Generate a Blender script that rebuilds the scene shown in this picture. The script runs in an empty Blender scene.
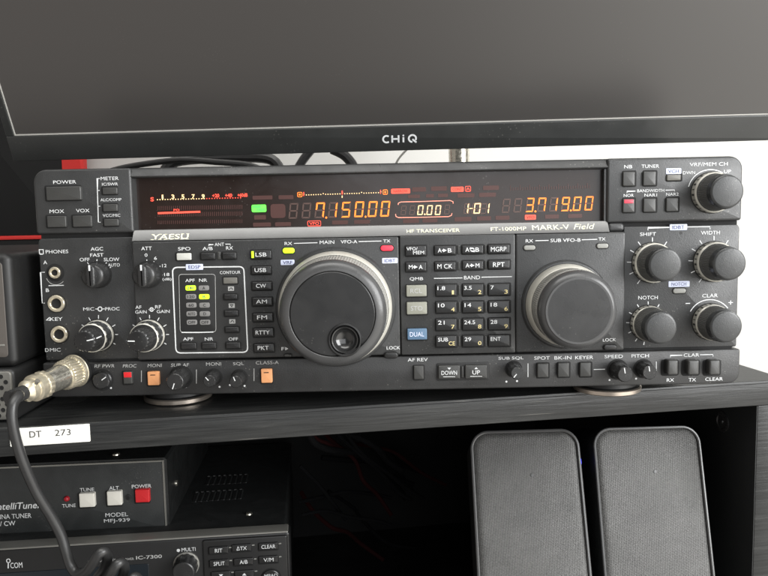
import bpy, bmesh, math, random
from mathutils import Vector, Matrix, Euler
random.seed(7)
PI = math.pi
rad = math.radians
scene = bpy.context.scene
COL = scene.collection

# ------------------------------------------------------------------ camera
F = 745.0                                   # focal length in photo pixels (768 wide)
CAM_X = Vector((0.99979279, -0.00534346, -0.01964217))
def cam_axes():
    d = Vector((380 - 384, -(215 - 288), -F)).normalized()      # world +Y seen in camera space
    up = Vector((-math.sin(rad(1.15)), math.cos(rad(1.15)), 0))
    Z = (up - d * up.dot(d)).normalized()
    X = d.cross(Z)
    return Matrix((X, d, Z))                                     # camera space -> world
CM = cam_axes()
CP = Vector((-0.00518, -0.43564, -0.02997))
cam_data = bpy.data.cameras.new('camera')
cam = bpy.data.objects.new('camera', cam_data)
COL.objects.link(cam)
cam.matrix_world = Matrix.Translation(CP) @ CM.to_4x4()
cam_data.sensor_width = 36
cam_data.lens = 36 * F / 768
cam_data.clip_start = 0.01
cam_data.clip_end = 50
scene.camera = cam

class Frame:
    """A local frame of a real object; turns points measured on the photograph into local metres."""
    def __init__(s, loc=(0, 0, 0), yaw=0, tilt=0, roll=0):
        s.loc = Vector(loc)
        s.R = (Matrix.Rotation(rad(yaw), 3, 'Z') @ Matrix.Rotation(rad(tilt), 3, 'X') @ Matrix.Rotation(rad(roll), 3, 'Y'))
        s.Ri = s.R.inverted()
        s.c = s.Ri @ (CP - s.loc)
    def ray(s, px, py):
        return s.Ri @ (CM @ Vector((px - 384, -(py - 288), -F)))
    def at(s, px, py, y=0.0):
        r = s.ray(px, py)
        p = s.c + r * ((y - s.c.y) / r.y)
        return p.x, p.z
    def top(s, px, py, z=0.0):
        r = s.ray(px, py)
        p = s.c + r * ((z - s.c.z) / r.z)
        return p.x, p.y
    def scale(s, px, py, y=0.0):
        a = s.at(px - 1, py, y); b = s.at(px + 1, py, y)
        return abs(b[0] - a[0]) / 2
    def rect(s, x0, y0, x1, y1, y=0.0):
        a = s.at(x0, (y0 + y1) / 2, y)[0]; b = s.at(x1, (y0 + y1) / 2, y)[0]
        c = s.at((x0 + x1) / 2, y1, y)[1]; d = s.at((x0 + x1) / 2, y0, y)[1]
        return a, b, c, d

# ------------------------------------------------------------------ materials
MATS = {}
def mat(name, color=(.5, .5, .5), rough=.5, metal=0, spec=.5, emit=0, noise=0, nscale=200, bump=0, bscale=800, coat=0, rvar=0, dust=0, smudge=0):
    if name in MATS: return MATS[name]
    m = bpy.data.materials.new(name); m.use_nodes = True
    nt = m.node_tree; b = nt.nodes['Principled BSDF']
    b.inputs['Base Color'].default_value = (*color, 1)
    b.inputs['Roughness'].default_value = rough
    b.inputs['Metallic'].default_value = metal
    b.inputs['Specular IOR Level'].default_value = spec
    b.inputs['Coat Weight'].default_value = coat
    if emit:
        b.inputs['Emission Color'].default_value = (*color, 1)
        b.inputs['Emission Strength'].default_value = emit
    if noise or bump or rvar or dust or smudge:
        tc = nt.nodes.new('ShaderNodeTexCoord')
    if noise or rvar:
        n = nt.nodes.new('ShaderNodeTexNoise'); n.inputs['Scale'].default_value = nscale
        n.inputs['Detail'].default_value = 5
        nt.links.new(tc.outputs['Object'], n.inputs['Vector'])
    if noise:
        r = nt.nodes.new('ShaderNodeMapRange')
        r.inputs['To Min'].default_value = 1 - noise; r.inputs['To Max'].default_value = 1 + noise
        r.inputs['From Min'].default_value = .25; r.inputs['From Max'].default_value = .75
        nt.links.new(n.outputs['Fac'], r.inputs['Value'])
        v = nt.nodes.new('ShaderNodeVectorMath'); v.operation = 'SCALE'
        v.inputs[0].default_value = color
        nt.links.new(r.outputs['Result'], v.inputs['Scale'])
        nt.links.new(v.outputs['Vector'], b.inputs['Base Color'])
    if rvar:
        r2 = nt.nodes.new('ShaderNodeMapRange')
        r2.inputs['From Min'].default_value = .3; r2.inputs['From Max'].default_value = .7
        r2.inputs['To Min'].default_value = max(.03, rough - rvar); r2.inputs['To Max'].default_value = min(1, rough + rvar)
        nt.links.new(n.outputs['Fac'], r2.inputs['Value'])
        nt.links.new(r2.outputs['Result'], b.inputs['Roughness'])
    if bump:
        n2 = nt.nodes.new('ShaderNodeTexNoise'); n2.inputs['Scale'].default_value = bscale
        n2.inputs['Detail'].default_value = 3
        nt.links.new(tc.outputs['Object'], n2.inputs['Vector'])
        bp = nt.nodes.new('ShaderNodeBump'); bp.inputs['Strength'].default_value = bump
        bp.inputs['Distance'].default_value = .0004
        nt.links.new(n2.outputs['Fac'], bp.inputs['Height'])
        nt.links.new(bp.outputs['Normal'], b.inputs['Normal'])
    if dust:                                   # fine settled dust: sparse pale specks and a few lint spots
        col_in = b.inputs['Base Color'].links[0].from_socket if b.inputs['Base Color'].links else None
        vo = nt.nodes.new('ShaderNodeTexVoronoi'); vo.inputs['Scale'].default_value = 420; vo.inputs['Randomness'].default_value = 1
        nt.links.new(tc.outputs['Object'], vo.inputs['Vector'])
        nd = nt.nodes.new('ShaderNodeTexNoise'); nd.inputs['Scale'].default_value = 28; nd.inputs['Detail'].default_value = 3
        nt.links.new(tc.outputs['Object'], nd.inputs['Vector'])
        th = nt.nodes.new('ShaderNodeMapRange'); th.inputs['From Min'].default_value = .42; th.inputs['From Max'].default_value = .75
        th.inputs['To Min'].default_value = 0; th.inputs['To Max'].default_value = .22
        nt.links.new(nd.outputs['Fac'], th.inputs['Value'])
        ls = nt.nodes.new('ShaderNodeMath'); ls.operation = 'LESS_THAN'
        nt.links.new(vo.outputs['Distance'], ls.inputs[0]); nt.links.new(th.outputs['Result'], ls.inputs[1])
        am = nt.nodes.new('ShaderNodeMath'); am.operation = 'MULTIPLY'; am.inputs[1].default_value = dust
        nt.links.new(ls.outputs[0], am.inputs[0])
        mx = nt.nodes.new('ShaderNodeMix'); mx.data_type = 'RGBA'
        nt.links.new(am.outputs[0], mx.inputs['Factor'])
        if col_in: nt.links.new(col_in, mx.inputs['A'])
        else: mx.inputs['A'].default_value = (*color, 1)
        mx.inputs['B'].default_value = (.34, .33, .30, 1)
        nt.links.new(mx.outputs['Result'], b.inputs['Base Color'])
    if smudge:                                 # greasy finger marks: uneven sheen
        ns = nt.nodes.new('ShaderNodeTexNoise'); ns.inputs['Scale'].default_value = 45; ns.inputs['Detail'].default_value = 4; ns.inputs['Distortion'].default_value = 1.2
        nt.links.new(tc.outputs['Object'], ns.inputs['Vector'])
        rs = nt.nodes.new('ShaderNodeMapRange'); rs.inputs['From Min'].default_value = .35; rs.inputs['From Max'].default_value = .65
        rs.inputs['To Min'].default_value = max(.05, rough - smudge); rs.inputs['To Max'].default_value = min(1, rough + smudge)
        nt.links.new(ns.outputs['Fac'], rs.inputs['Value']); nt.links.new(rs.outputs['Result'], b.inputs['Roughness'])
    MATS[name] = m
    return m

PANEL = mat('charcoal_panel', (.032, .0325, .0325), .35, noise=.14, nscale=60, bump=.25, bscale=1800, dust=.22, smudge=.09)
PANEL2 = mat('charcoal_panel_shaded', (.024, .024, .024), .37, noise=.14, nscale=60, bump=.25, bscale=1800, dust=.25, smudge=.09)  # panel charcoal darkened to paint the shade on the bottom strip
LEDGE = mat('gunmetal_ledge', (.19, .19, .187), .30, metal=.4, noise=.05, nscale=90)
BLACK = mat('matt_black', (.012, .012, .012), .5, noise=.1)
GAP = mat('shadow_black', (.004, .004, .004), .8)
KEY = mat('key_black', (.018, .018, .018), .27, noise=.1, nscale=120, bump=.15, bscale=2500)
KEYG = mat('key_charcoal', (.043, .043, .041), .32, noise=.1, nscale=120, bump=.15, bscale=2500)
KNOB = mat('knob_black', (.022, .022, .022), .26, noise=.15, nscale=150, bump=.2, bscale=2500, dust=.12, smudge=.07)
KNURLG = mat('knurl_grey', (.105, .105, .10), .42, noise=.1, nscale=150)
KNOBG = mat('knob_grey', (.031, .032, .032), .28, noise=.15, nscale=150, bump=.2, bscale=2500, dust=.2, smudge=.1)
DIALRING = mat('dial_ring', (.060, .060, .060), .24, noise=.1, nscale=100, bump=.1, bscale=3000, dust=.12, smudge=.07)
DIALFACE = mat('dial_face', (.013, .013, .013), .36, noise=.15, nscale=100, bump=.1, bscale=3000, dust=.10, smudge=.1)
DIALFACE_B = mat('dial_face_grey', (.020, .020, .020), .30, noise=.15, nscale=100, bump=.1, bscale=3000, dust=.14, smudge=.1)
CREAM = mat('champagne_metal', (.50, .485, .43), .34, metal=.25, noise=.08, nscale=300)
RUBBER = mat('knurled_grey', (.28, .275, .255), .42, noise=.1, nscale=300)
SILVER = mat('worn_chrome', (.72, .69, .60), .22, metal=.9, noise=.15, nscale=400, rvar=.1)
BRASS = mat('tinned_brass', (.78, .71, .55), .3, metal=.8, noise=.12, nscale=500)
BRONZE = mat('bronze_foot', (.56, .49, .42), .3, metal=.85, noise=.1, nscale=200)
WHITE = mat('legend_white', (.66, .67, .67), .5)
GREYTXT = mat('legend_grey', (.38, .38, .37), .5)
YELLOW = mat('legend_yellow', (.72, .60, .28), .5)
CREAMTXT = mat('legend_cream', (.82, .80, .58), .4)
ORANGEKEY = mat('key_orange', (.74, .34, .15), .38, noise=.05, nscale=200)
REDKEY = mat('key_red', (.62, .02, .025), .35)
LIGHTKEY = mat('key_light_grey', (.50, .50, .46), .42, noise=.06, nscale=200)
OLIVEKEY = mat('key_olive_grey', (.24, .24, .20), .42, noise=.06, nscale=200)
DIMKEY = mat('key_dim_grey', (.14, .135, .12), .42, noise=.06, nscale=200)
BLUEKEY = mat('key_blue', (.085, .15, .235), .42, noise=.06, nscale=200)
TAG = mat('tag_lavender', (.60, .64, .80), .5)
TAGTXT = mat('tag_ink', (.06, .07, .16), .6)
GLASS = mat('display_glass', (.018, .0115, .0095), .22, spec=.5, dust=.10, smudge=.05)
AMBER = mat('amber_segment', (1.0, .205, .022), .5, emit=1.05)
GHOST = mat('ghost_segment', (.080, .046, .038), .5)
GHOST2 = mat('ghost_badge', (.060, .022, .018), .5)
REDSEG = mat('red_segment', (.85, .075, .045), .5, emit=.85)
PINKSEG = mat('pink_outline', (.85, .28, .20), .5, emit=.7)
CREAMSEG = mat('pale_segment', (.95, .62, .30), .5, emit=.8)
GREENSEG = mat('green_badge', (.10, .85, .06), .5, emit=1.0)
LIME = mat('lime_lamp', (.50, .82, .02), .4, emit=.9)
LAMPRED = mat('red_lamp', (.78, .035, .06), .35, emit=.7)
LAMPOFF = mat('unlit_lamp', (.26, .26, .24), .35)
CELLOFF = mat('unlit_cell', (.20, .195, .19), .45)
WHITEKEY = mat('key_white', (.74, .72, .65), .4, noise=.03, nscale=200)
CASE = mat('black_case', (.018, .019, .019), .42, noise=.15, nscale=100, bump=.3, bscale=1500, dust=.12, smudge=.08)
TUNERFACE = mat('tuner_face', (.026, .028, .028), .42, noise=.14, nscale=60, bump=.2, bscale=1500, dust=.15, smudge=.1)
EDGEGREY = mat('edge_grey', (.22, .215, .195), .35, metal=.3)
CORD = mat('cord_rubber', (.024, .024, .024), .36, noise=.15, nscale=150)
CORDD = mat('cord_shaded', (.0055, .0055, .006), .9, spec=.15, noise=.2, nscale=150)  # cord rubber darkened to paint the shade inside the cubby
CORDR = mat('cord_red_shaded', (.026, .005, .005), .85, spec=.15)  # red cord colour with the cubby's shade painted in
STICKER = mat('sticker_white', (.78, .77, .72), .5, noise=.07, nscale=35, dust=.3)
INK = mat('sticker_ink', (.02, .02, .02), .6)
RED = mat('red_border', (.70, .035, .03), .6, noise=.05, nscale=60)
CLOTH = mat('black_cloth', (.007, .007, .007), .9, noise=.1, nscale=40)
BEZEL = mat('monitor_bezel', (.028, .029, .028), .34, noise=.1, nscale=50, bump=.15, bscale=2500, dust=.15, smudge=.06)
SCREEN = mat('monitor_screen', (.042, .0385, .036), .36, spec=.9, dust=.05)
WALLM = mat('wall_paint', (.56, .555, .53), .85, noise=.02, nscale=6, bump=.15, bscale=400)
LEDBLUE = mat('led_blue', (.02, .03, .9), .4, emit=2.0)
RIMGREY = mat('speaker_rim', (.10, .10, .10), .3, metal=.4, noise=.05, nscale=80)

def wood_material():
    m = bpy.data.materials.new('black_ash_laminate'); m.use_nodes = True
    nt = m.node_tree; N = nt.nodes; Lk = nt.links; b = N['Principled BSDF']
    tc = N.new('ShaderNodeTexCoord')
    mp = N.new('ShaderNodeMapping'); mp.inputs['Scale'].default_value = (6, 130, 150)
    Lk.new(tc.outputs['Object'], mp.inputs['Vector'])
    n1 = N.new('ShaderNodeTexNoise'); n1.inputs['Scale'].default_value = 3.0; n1.inputs['Detail'].default_value = 8; n1.inputs['Roughness'].default_value = .62
    n1.inputs['Distortion'].default_value = .6
    Lk.new(mp.outputs['Vector'], n1.inputs['Vector'])
    cr = N.new('ShaderNodeValToRGB'); e = cr.color_ramp.elements
    e[0].position = .36; e[0].color = (.012, .0125, .0125, 1)
    e[1].position = .60; e[1].color = (.023, .0235, .023, 1)
    x = e.new(.74); x.color = (.048, .048, .045, 1)
    Lk.new(n1.outputs['Fac'], cr.inputs['Fac'])
    m2 = N.new('ShaderNodeMapping'); m2.inputs['Rotation'].default_value = (0, rad(14), rad(8)); m2.inputs['Scale'].default_value = (16, 420, 520)
    Lk.new(tc.outputs['Object'], m2.inputs['Vector'])
    n3 = N.new('ShaderNodeTexNoise'); n3.inputs['Scale'].default_value = 1.0; n3.inputs['Detail'].default_value = 2
    Lk.new(m2.outputs['Vector'], n3.inputs['Vector'])
    sr = N.new('ShaderNodeMapRange'); sr.inputs['From Min'].default_value = .73; sr.inputs['From Max'].default_value = .80; sr.inputs['To Max'].default_value = .55
    Lk.new(n3.outputs['Fac'], sr.inputs['Value'])
    mx = N.new('ShaderNodeMix'); mx.data_type = 'RGBA'; mx.inputs['B'].default_value = (.20, .19, .17, 1)
    Lk.new(sr.outputs['Result'], mx.inputs['Factor']); Lk.new(cr.outputs['Color'], mx.inputs['A'])
    Lk.new(mx.outputs['Result'], b.inputs['Base Color'])
    mr = N.new('ShaderNodeMapRange'); mr.inputs['To Min'].default_value = .20; mr.inputs['To Max'].default_value = .46
    Lk.new(n1.outputs['Fac'], mr.inputs['Value']); Lk.new(mr.outputs['Result'], b.inputs['Roughness'])
    b.inputs['Specular IOR Level'].default_value = .32
    bp = N.new('ShaderNodeBump'); bp.inputs['Strength'].default_value = .35; bp.inputs['Distance'].default_value = .0006
    Lk.new(n1.outputs['Fac'], bp.inputs['Height']); Lk.new(bp.outputs['Normal'], b.inputs['Normal'])
    return m
WOOD = wood_material()

def grille_material():
    m = bpy.data.materials.new('speaker_mesh_cloth'); m.use_nodes = True
    nt = m.node_tree; N = nt.nodes; Lk = nt.links; b = N['Principled BSDF']
    tc = N.new('ShaderNodeTexCoord')
    sp = N.new('ShaderNodeSeparateXYZ'); Lk.new(tc.outputs['Object'], sp.inputs[0])
    def mth(op, a, c=None):
        n = N.new('ShaderNodeMath'); n.operation = op
        for i, v in enumerate((a, c)):
            if v is None: continue
            if isinstance(v, (int, float)): n.inputs[i].default_value = v
            else: Lk.new(v, n.inputs[i])
        return n.outputs[0]
    k = 2 * PI / .00135
    u = mth('ADD', mth('MULTIPLY', sp.outputs['X'], k), mth('MULTIPLY', sp.outputs['Z'], k * .62))
    v = mth('SUBTRACT', mth('MULTIPLY', sp.outputs['X'], k * .5), mth('MULTIPLY', sp.outputs['Z'], k * .80))
    w = mth('MULTIPLY', mth('SINE', u), mth('SINE', v))
    f = mth('ADD', mth('MULTIPLY', w, .5), .5)
    nz = N.new('ShaderNodeTexNoise'); nz.inputs['Scale'].default_value = 900; nz.inputs['Detail'].default_value = 2
    Lk.new(tc.outputs['Object'], nz.inputs['Vector'])
    f2 = mth('ADD', mth('MULTIPLY', f, .75), mth('MULTIPLY', nz.outputs['Fac'], .35))
    cr = N.new('ShaderNodeValToRGB'); e = cr.color_ramp.elements
    e[0].position = .25; e[0].color = (.009, .009, .009, 1)
    e[1].position = .90; e[1].color = (.16, .158, .152, 1)
    nl = N.new('ShaderNodeTexNoise'); nl.inputs['Scale'].default_value = 35; nl.inputs['Detail'].default_value = 6; nl.inputs['Roughness'].default_value = .7
    Lk.new(tc.outputs['Object'], nl.inputs['Vector'])
    f2 = mth('MULTIPLY', f2, mth('ADD', mth('MULTIPLY', nl.outputs['Fac'], .7), .65))
    Lk.new(f2, cr.inputs['Fac']); Lk.new(cr.outputs['Color'], b.inputs['Base Color'])
    b.inputs['Metallic'].default_value = .2
    b.inputs['Roughness'].default_value = .42
    bp = N.new('ShaderNodeBump'); bp.inputs['Strength'].default_value = .5; bp.inputs['Distance'].default_value = .0004
    Lk.new(f, bp.inputs['Height']); Lk.new(bp.outputs['Normal'], b.inputs['Normal'])
    return m
GRILLE = grille_material()

# ------------------------------------------------------------------ mesh builder
_tcache = {}
def text_geo(body, bold):
    if 'M' in body or 'N' in body: bold = 0.0            # diagonals fold over when fattened
    k = (body, bold)
    if k in _tcache: return _tcache[k]
    cu = bpy.data.curves.new('legend', 'FONT'); cu.body = body
    cu.resolution_u = 3; cu.offset = bold
    cu.fill_mode = 'BOTH' if hasattr(cu, 'fill_mode') else None
    ob = bpy.data.objects.new('legend', cu); COL.objects.link(ob)
    dg = bpy.context.evaluated_depsgraph_get(); dg.update()
    ev = ob.evaluated_get(dg); me = ev.to_mesh()
    vs = [v.co.copy() for v in me.vertices]; fs = [tuple(p.vertices) for p in me.polygons]
    ev.to_mesh_clear(); bpy.data.objects.remove(ob); bpy.data.curves.remove(cu)
    x0 = min(v.x for v in vs); x1 = max(v.x for v in vs); y0 = min(v.y for v in vs); y1 = max(v.y for v in vs)
    vs = [((v.x - x0) / max(1e-6, x1 - x0) - .5, (v.y - y0) / max(1e-6, y1 - y0) - .5) for v in vs]
    _tcache[k] = (vs, fs); return vs, fs

class MB:
    def __init__(s, fr=None):
        s.V = []; s.Fc = []; s.M = []; s.mats = []; s.fr = fr
    def mi(s, m):
        if m not in s.mats: s.mats.append(m)
        return s.mats.index(m)
    def add(s, vs, fs, m):
        o = len(s.V); s.V += [tuple(v) for v in vs]; i = s.mi(m)
        for f in fs: s.Fc.append(tuple(o + k for k in f)); s.M.append(i)
    def prism(s, loops, m, cap0=True, cap1=True):
        n = len(loops[0]); vs = [p for l in loops for p in l]; fs = []
        for j in range(len(loops) - 1):
            for k in range(n):
                a = j * n + k; b = j * n + (k + 1) % n
                fs.append((a, b, b + n, a + n))
        if cap0: fs.append(tuple(reversed(range(n))))
        if cap1: fs.append(tuple(range((len(loops) - 1) * n, len(loops) * n)))
        s.add(vs, fs, m)
    def slab(s, x0, x1, z0, z1, yf, yb, m, r=.0005, b=.0004, seg=4, facem=None, rr=None):
        """rounded plate facing -Y: front at yf, back at yb, corner radius r, front edge bevel b"""
        def outline(t):
            pts = []
            for ci, (cx, cz, a0, rc) in enumerate(((x1, z1, 0, r), (x0, z1, 90, r), (x0, z0, 180, r), (x1, z0, 270, r))):
                if rr: rc = rr[ci]
                q = max(rc, b * 1.05)
                sx = -1 if cx == x1 else 1; sz = -1 if cz == z1 else 1
                ox = cx + sx * q; oz = cz + sz * q
                for k in range(seg + 1):
                    a = rad(a0 + 90 * k / seg)
                    pts.append((ox + (q - t) * math.cos(a), oz + (q - t) * math.sin(a)))
            return pts
        loops = [[(x, yb, z) for x, z in outline(0)]]
        nb = 3 if b > 0 else 0
        for k in range(nb + 1):
            a = rad(90 * k / max(1, nb))
            loops.append([(x, yf + b * (1 - math.sin(a)), z) for x, z in outline(b * (1 - math.cos(a)))])
        s.prism(loops, m, True, facem is None)
        if facem is not None:
            l = loops[-1]; s.add(l, [tuple(range(len(l)))], facem)
    def rslab(s, box, yf, yb, m, **k):
        a, b, c, d = s.fr.rect(*box, yf); s.slab(a, b, c, d, yf, yb, m, **k)
    def box(s, x0, x1, y0, y1, z0, z1, m):
        v = [(x, y, z) for z in (z0, z1) for y in (y0, y1) for x in (x0, x1)]
        s.add(v, [(0, 2, 3, 1), (4, 5, 7, 6), (0, 1, 5, 4), (2, 6, 7, 3), (0, 4, 6, 2), (1, 3, 7, 5)], m)
    def lathe(s, cx, cz, y0, prof, seg=48, knurl=None, start=0, axis=None, close=True):
        """prof: list of (radius, height towards viewer, material of the band that starts here)"""
        n = len(prof)
        A = axis or Matrix.Identity(3)
        rings = []
        for j, (r, h, m) in enumerate(prof):
            ring = []
            for k in range(seg):
                a = 2 * PI * k / seg
                q = r * (1 - (knurl[1] if knurl and j in knurl[0] and k % knurl[2] < knurl[3] else 0))
                p = Vector((q * math.cos(a), -h, q * math.sin(a)))
                p = A @ p
                ring.append((cx + p.x, y0 + p.y, cz + p.z))
            rings.append(ring)
        for j in range(n - 1):
            vs = rings[j] + rings[j + 1]
            s.add(vs, [(k, (k + 1) % seg, seg + (k + 1) % seg, seg + k) for k in range(seg)], prof[j][2])
        if close and prof[-1][0] > 1e-5:
            s.add(rings[-1], [tuple(range(seg))], prof[-1][2])
    def vlathe(s, cx, cy, z0, prof, seg=48):
        rings = [[(cx + r * math.cos(2 * PI * k / seg), cy + r * math.sin(2 * PI * k / seg), z0 + h) for k in range(seg)] for r, h, m in prof]
        for j in range(len(prof) - 1):
            s.add(rings[j] + rings[j + 1], [(k, (k + 1) % seg, seg + (k + 1) % seg, seg + k) for k in range(seg)], prof[j][2])
        s.add(rings[0], [tuple(reversed(range(seg)))], prof[0][2]); s.add(rings[-1], [tuple(range(seg))], prof[-1][2])
    def stroke(s, pts, w, y, m, closed=False):
        """flat line on the plane at y through (x, z) points"""
        n = len(pts); vs = []; P = [Vector(p) for p in pts]
        for i in range(n):
            a = P[i - 1] if (i or closed) else P[i]; b = P[(i + 1) % n] if (i < n - 1 or closed) else P[i]
            d = (b - a).normalized() if (b - a).length else Vector((1, 0)); nn = Vector((-d.y, d.x))
            k = 1.0
            if 0 < i < n - 1 or closed:
                d1 = (P[i] - a).normalized(); n1 = Vector((-d1.y, d1.x)); k = 1 / max(.5, n1.dot(nn))
            for sg in (-.5, .5):
                q = P[i] + nn * w * sg * k; vs.append((q.x, y, q.y))
        fs = [(2 * i, 2 * ((i + 1) % n), 2 * ((i + 1) % n) + 1, 2 * i + 1) for i in range(n if closed else n - 1)]
        s.add(vs, fs, m)
    def pline(s, pts, y, m, w=.00042, closed=False):
        s.stroke([s.fr.at(px, py, y) for px, py in pts], w, y, m, closed)
    def arc(s, px, py, rpx, a0, a1, y, m, w=.00042, n=24):
        s.pline([(px + rpx * math.cos(rad(a0 + (a1 - a0) * k / n)), py - rpx * math.sin(rad(a0 + (a1 - a0) * k / n))) for k in range(n + 1)], y, m, w)
    def ticks(s, px, py, r0, r1, angs, y, m, w=.00045):
        for a in angs:
            c, n = math.cos(rad(a)), math.sin(rad(a))
            s.pline([(px + r0 * c, py - r0 * n), (px + r1 * c, py - r1 * n)], y, m, w)
    def disc(s, x, z, r, y, m, n=20, rz=None):
        rz = rz or r
        s.add([(x + r * math.cos(2 * PI * k / n), y, z + rz * math.sin(2 * PI * k / n)) for k in range(n)], [tuple(range(n))], m)
    def text(s, body, px, py, wpx, hpx, y, m, bold=.012, shear=0.0, off=.00008):
        vs, fs = text_geo(body, bold); sc = s.fr.scale(px, py, y); cx, cz = s.fr.at(px, py, y)
        w, h = wpx * sc, hpx * sc
        s.add([(cx + u * w + shear * v * h, y - off, cz + v * h) for u, v in vs], fs, m)
    def tube(s, pts, r, m, seg=12, smooth=6):
        P = [Vector(p) for p in pts]; Q = []
        n = len(P)
        if smooth > 1:
            for i in range(n - 1):
                p0, p1, p2, p3 = P[max(0, i - 1)], P[i], P[i + 1], P[min(n - 1, i + 2)]
                for k in range(smooth):
                    t = k / smooth
                    Q.append(.5 * ((2 * p1) + (p2 - p0) * t + (2 * p0 - 5 * p1 + 4 * p2 - p3) * t * t + (3 * p1 - p0 - 3 * p2 + p3) * t ** 3))
            Q.append(P[-1])
        else: Q = P
        nn = None; loops = []
        for i, q in enumerate(Q):
            d = (Q[min(i + 1, len(Q) - 1)] - Q[max(i - 1, 0)]).normalized()
            if nn is None: nn = d.orthogonal().normalized()
            nn = (nn - d * nn.dot(d)).normalized(); bb = d.cross(nn)
            rr = r[min(len(r) - 1, i * len(r) // len(Q))] if isinstance(r, (list, tuple)) else r
            loops.append([tuple(q + (nn * math.cos(2 * PI * k / seg) + bb * math.sin(2 * PI * k / seg)) * rr) for k in range(seg)])
        s.prism(loops, m)
    def build(s, name, parent=None, label=None, origin=None, sharp=32):
        me = bpy.data.meshes.new(name)
        o = Vector(origin) if origin is not None else Vector((0, 0, 0))
        me.from_pydata([Vector(v) - o for v in s.V], [], s.Fc)
        for m in s.mats: me.materials.append(m)
        me.polygons.foreach_set('material_index', s.M)
        bm = bmesh.new(); bm.from_mesh(me)
        bmesh.ops.remove_doubles(bm, verts=bm.verts, dist=1e-7)
        bmesh.ops.recalc_face_normals(bm, faces=[f for f in bm.faces if any(not e.is_boundary for e in f.edges)])
        for f in bm.faces: f.smooth = True
        bm.to_mesh(me); bm.free()
        me.set_sharp_from_angle(angle=rad(sharp))
        ob = bpy.data.objects.new(name, me); COL.objects.link(ob)
        if parent is not None:
            ob.parent = parent
            # local coordinates are those of the thing's frame; a sub-part is placed relative to its part
            acc = Vector((0, 0, 0)); q = parent
            while q is not None and q.get('_o') is not None:
                acc += Vector(q['_o']); q = q.parent
            ob.location = o - acc
        else: ob.location = o
        ob['_o'] = list(ob.location)
        if label: ob['label'] = label
        return ob

def thing(name, label, cat, fr, group=None):
    o = bpy.data.objects.new(name, None); COL.objects.link(o)
    o.location = fr.loc; o.rotation_euler = fr.R.to_euler(); o.empty_display_size = .02
    o['label'] = label; o['category'] = cat
    if group: o['group'] = group
    return o
def tag(o, label, cat, group=None):
    o['label'] = label; o['category'] = cat
    if group: o['group'] = group
    return o

# ================================================================== the big radio
RF = Frame()
radio = thing('radio_transceiver', 'large charcoal radio transceiver with lit amber frequency display standing on black wood shelf', 'radio', RF)
Z_SHELF = -.1432
# --- case behind the front
b = MB(RF)
b.slab(-.1985, .1985, -.1300, -.0035, .013, .345, CASE, r=.003, b=.001)
b.build('case', radio, origin=(0, .18, -.13))
# --- upper panel: two flank blocks + top bar around the display window
Y0 = 0.0
b = MB(RF)
xl0, xl1 = -.2052, RF.at(132.3, 205, 0)[0]
xr0, xr1 = RF.at(607, 195, 0)[0], .2058
zt = .0000; zb = -.0372
zw = RF.at(380, 172.5, 0)[1]               # top of the display opening
b.slab(xl0, xl1, zb, zt, Y0, .013, PANEL, r=.006, b=.0014, seg=6, rr=(.0015, .0075, .001, .001))
b.slab(xr0, xr1, zb, zt, Y0, .013, PANEL, r=.006, b=.0014, seg=6, rr=(.0075, .0015, .001, .001))
# top bar with a rounded upper edge, lower lip sloping back to the glass
prof = [(.013, 0), (.0042, 0), (.0033, -.0003), (.0028, -.0009), (.0005, -.0044), (.0003, -.0049), (.0009, -.0055), (.0064, zw - .0004), (.013, zw - .0004)]
b.prism([[(x, y, z) for y, z in prof] for x in (xl1 - .001, xr0 + .001)], PANEL)
# black strip painting the shadow below the two blocks
b.box(xl0 + .001, xl1, .0035, .012, -.0400, zb, GAP)
b.box(xr0, xr1 - .001, .0035, .012, -.0400, zb, GAP)
yy = Y0
b.text('POWER', 64.7, 182, 23, 3.4, yy, WHITE, .003)
b.text('MOX', 56.9, 211.3, 14.5, 3.5, yy, WHITE, .003)
b.text('VOX', 82.8, 210.6, 13.5, 3.5, yy, WHITE, .003)
b.text('METER', 109.7, 178.4, 18, 3.4, yy, WHITE, .004)
b.text('IC/SWR', 110, 184.1, 16, 2.8, yy, WHITE, .004)
b.text('ALC/COMP', 111, 199.7, 21, 2.8, yy, WHITE, .004)
b.text('VCC/MIC', 111.6, 215.4, 17.5, 2.8, yy, WHITE, .004)
b.pline([(99.8, 178.5), (97.4, 178.5), (97.4, 190.5), (97.9, 206.3), (98.3, 222.2), (100.6, 222.2)], yy - .0001, WHITE, .0005)
b.pline([(97.4, 190.5), (99.6, 190.4)], yy - .0001, WHITE); b.pline([(97.9, 206.3), (100.2, 206.2)], yy - .0001, WHITE)
b.text('NB', 628.2, 166.7, 8, 3.3, yy, WHITE, .004)
b.text('TUNER', 650.3, 166.2, 17.5, 3.3, yy, WHITE, .004)
b.text('VRF/MEM CH', 708.7, 164.2, 38, 3.5, yy, WHITE, .003)
b.text('DWN', 689.0, 172.7, 12, 3.0, yy, WHITE, .003)
b.text('UP', 727.4, 171.4, 7, 3.2, yy, WHITE, .003)
b.text('BANDWIDTH', 650.7, 190.6, 27, 2.9, yy, WHITE, .004)
b.pline([(627, 193), (627, 191.4), (635.5, 191.1)], yy - .0001, WHITE); b.pline([(665.6, 190.2), (674.6, 189.9), (674.6, 191.4)], yy - .0001, WHITE)
b.text('NOR', 628.7, 195.4, 10, 2.9, yy, WHITE, .004)
b.text('NAR1', 650.7, 195.0, 12.5, 2.9, yy, WHITE, .004)
b.text('NAR2', 672.3, 194.2, 12.5, 2.9, yy, WHITE, .004)
b.arc(710.8, 192.6, 23, 165, 58, yy - .0001, WHITE, .0005)
upper = b.build('upper_panel', radio, origin=(0, .006, -.02))

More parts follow.
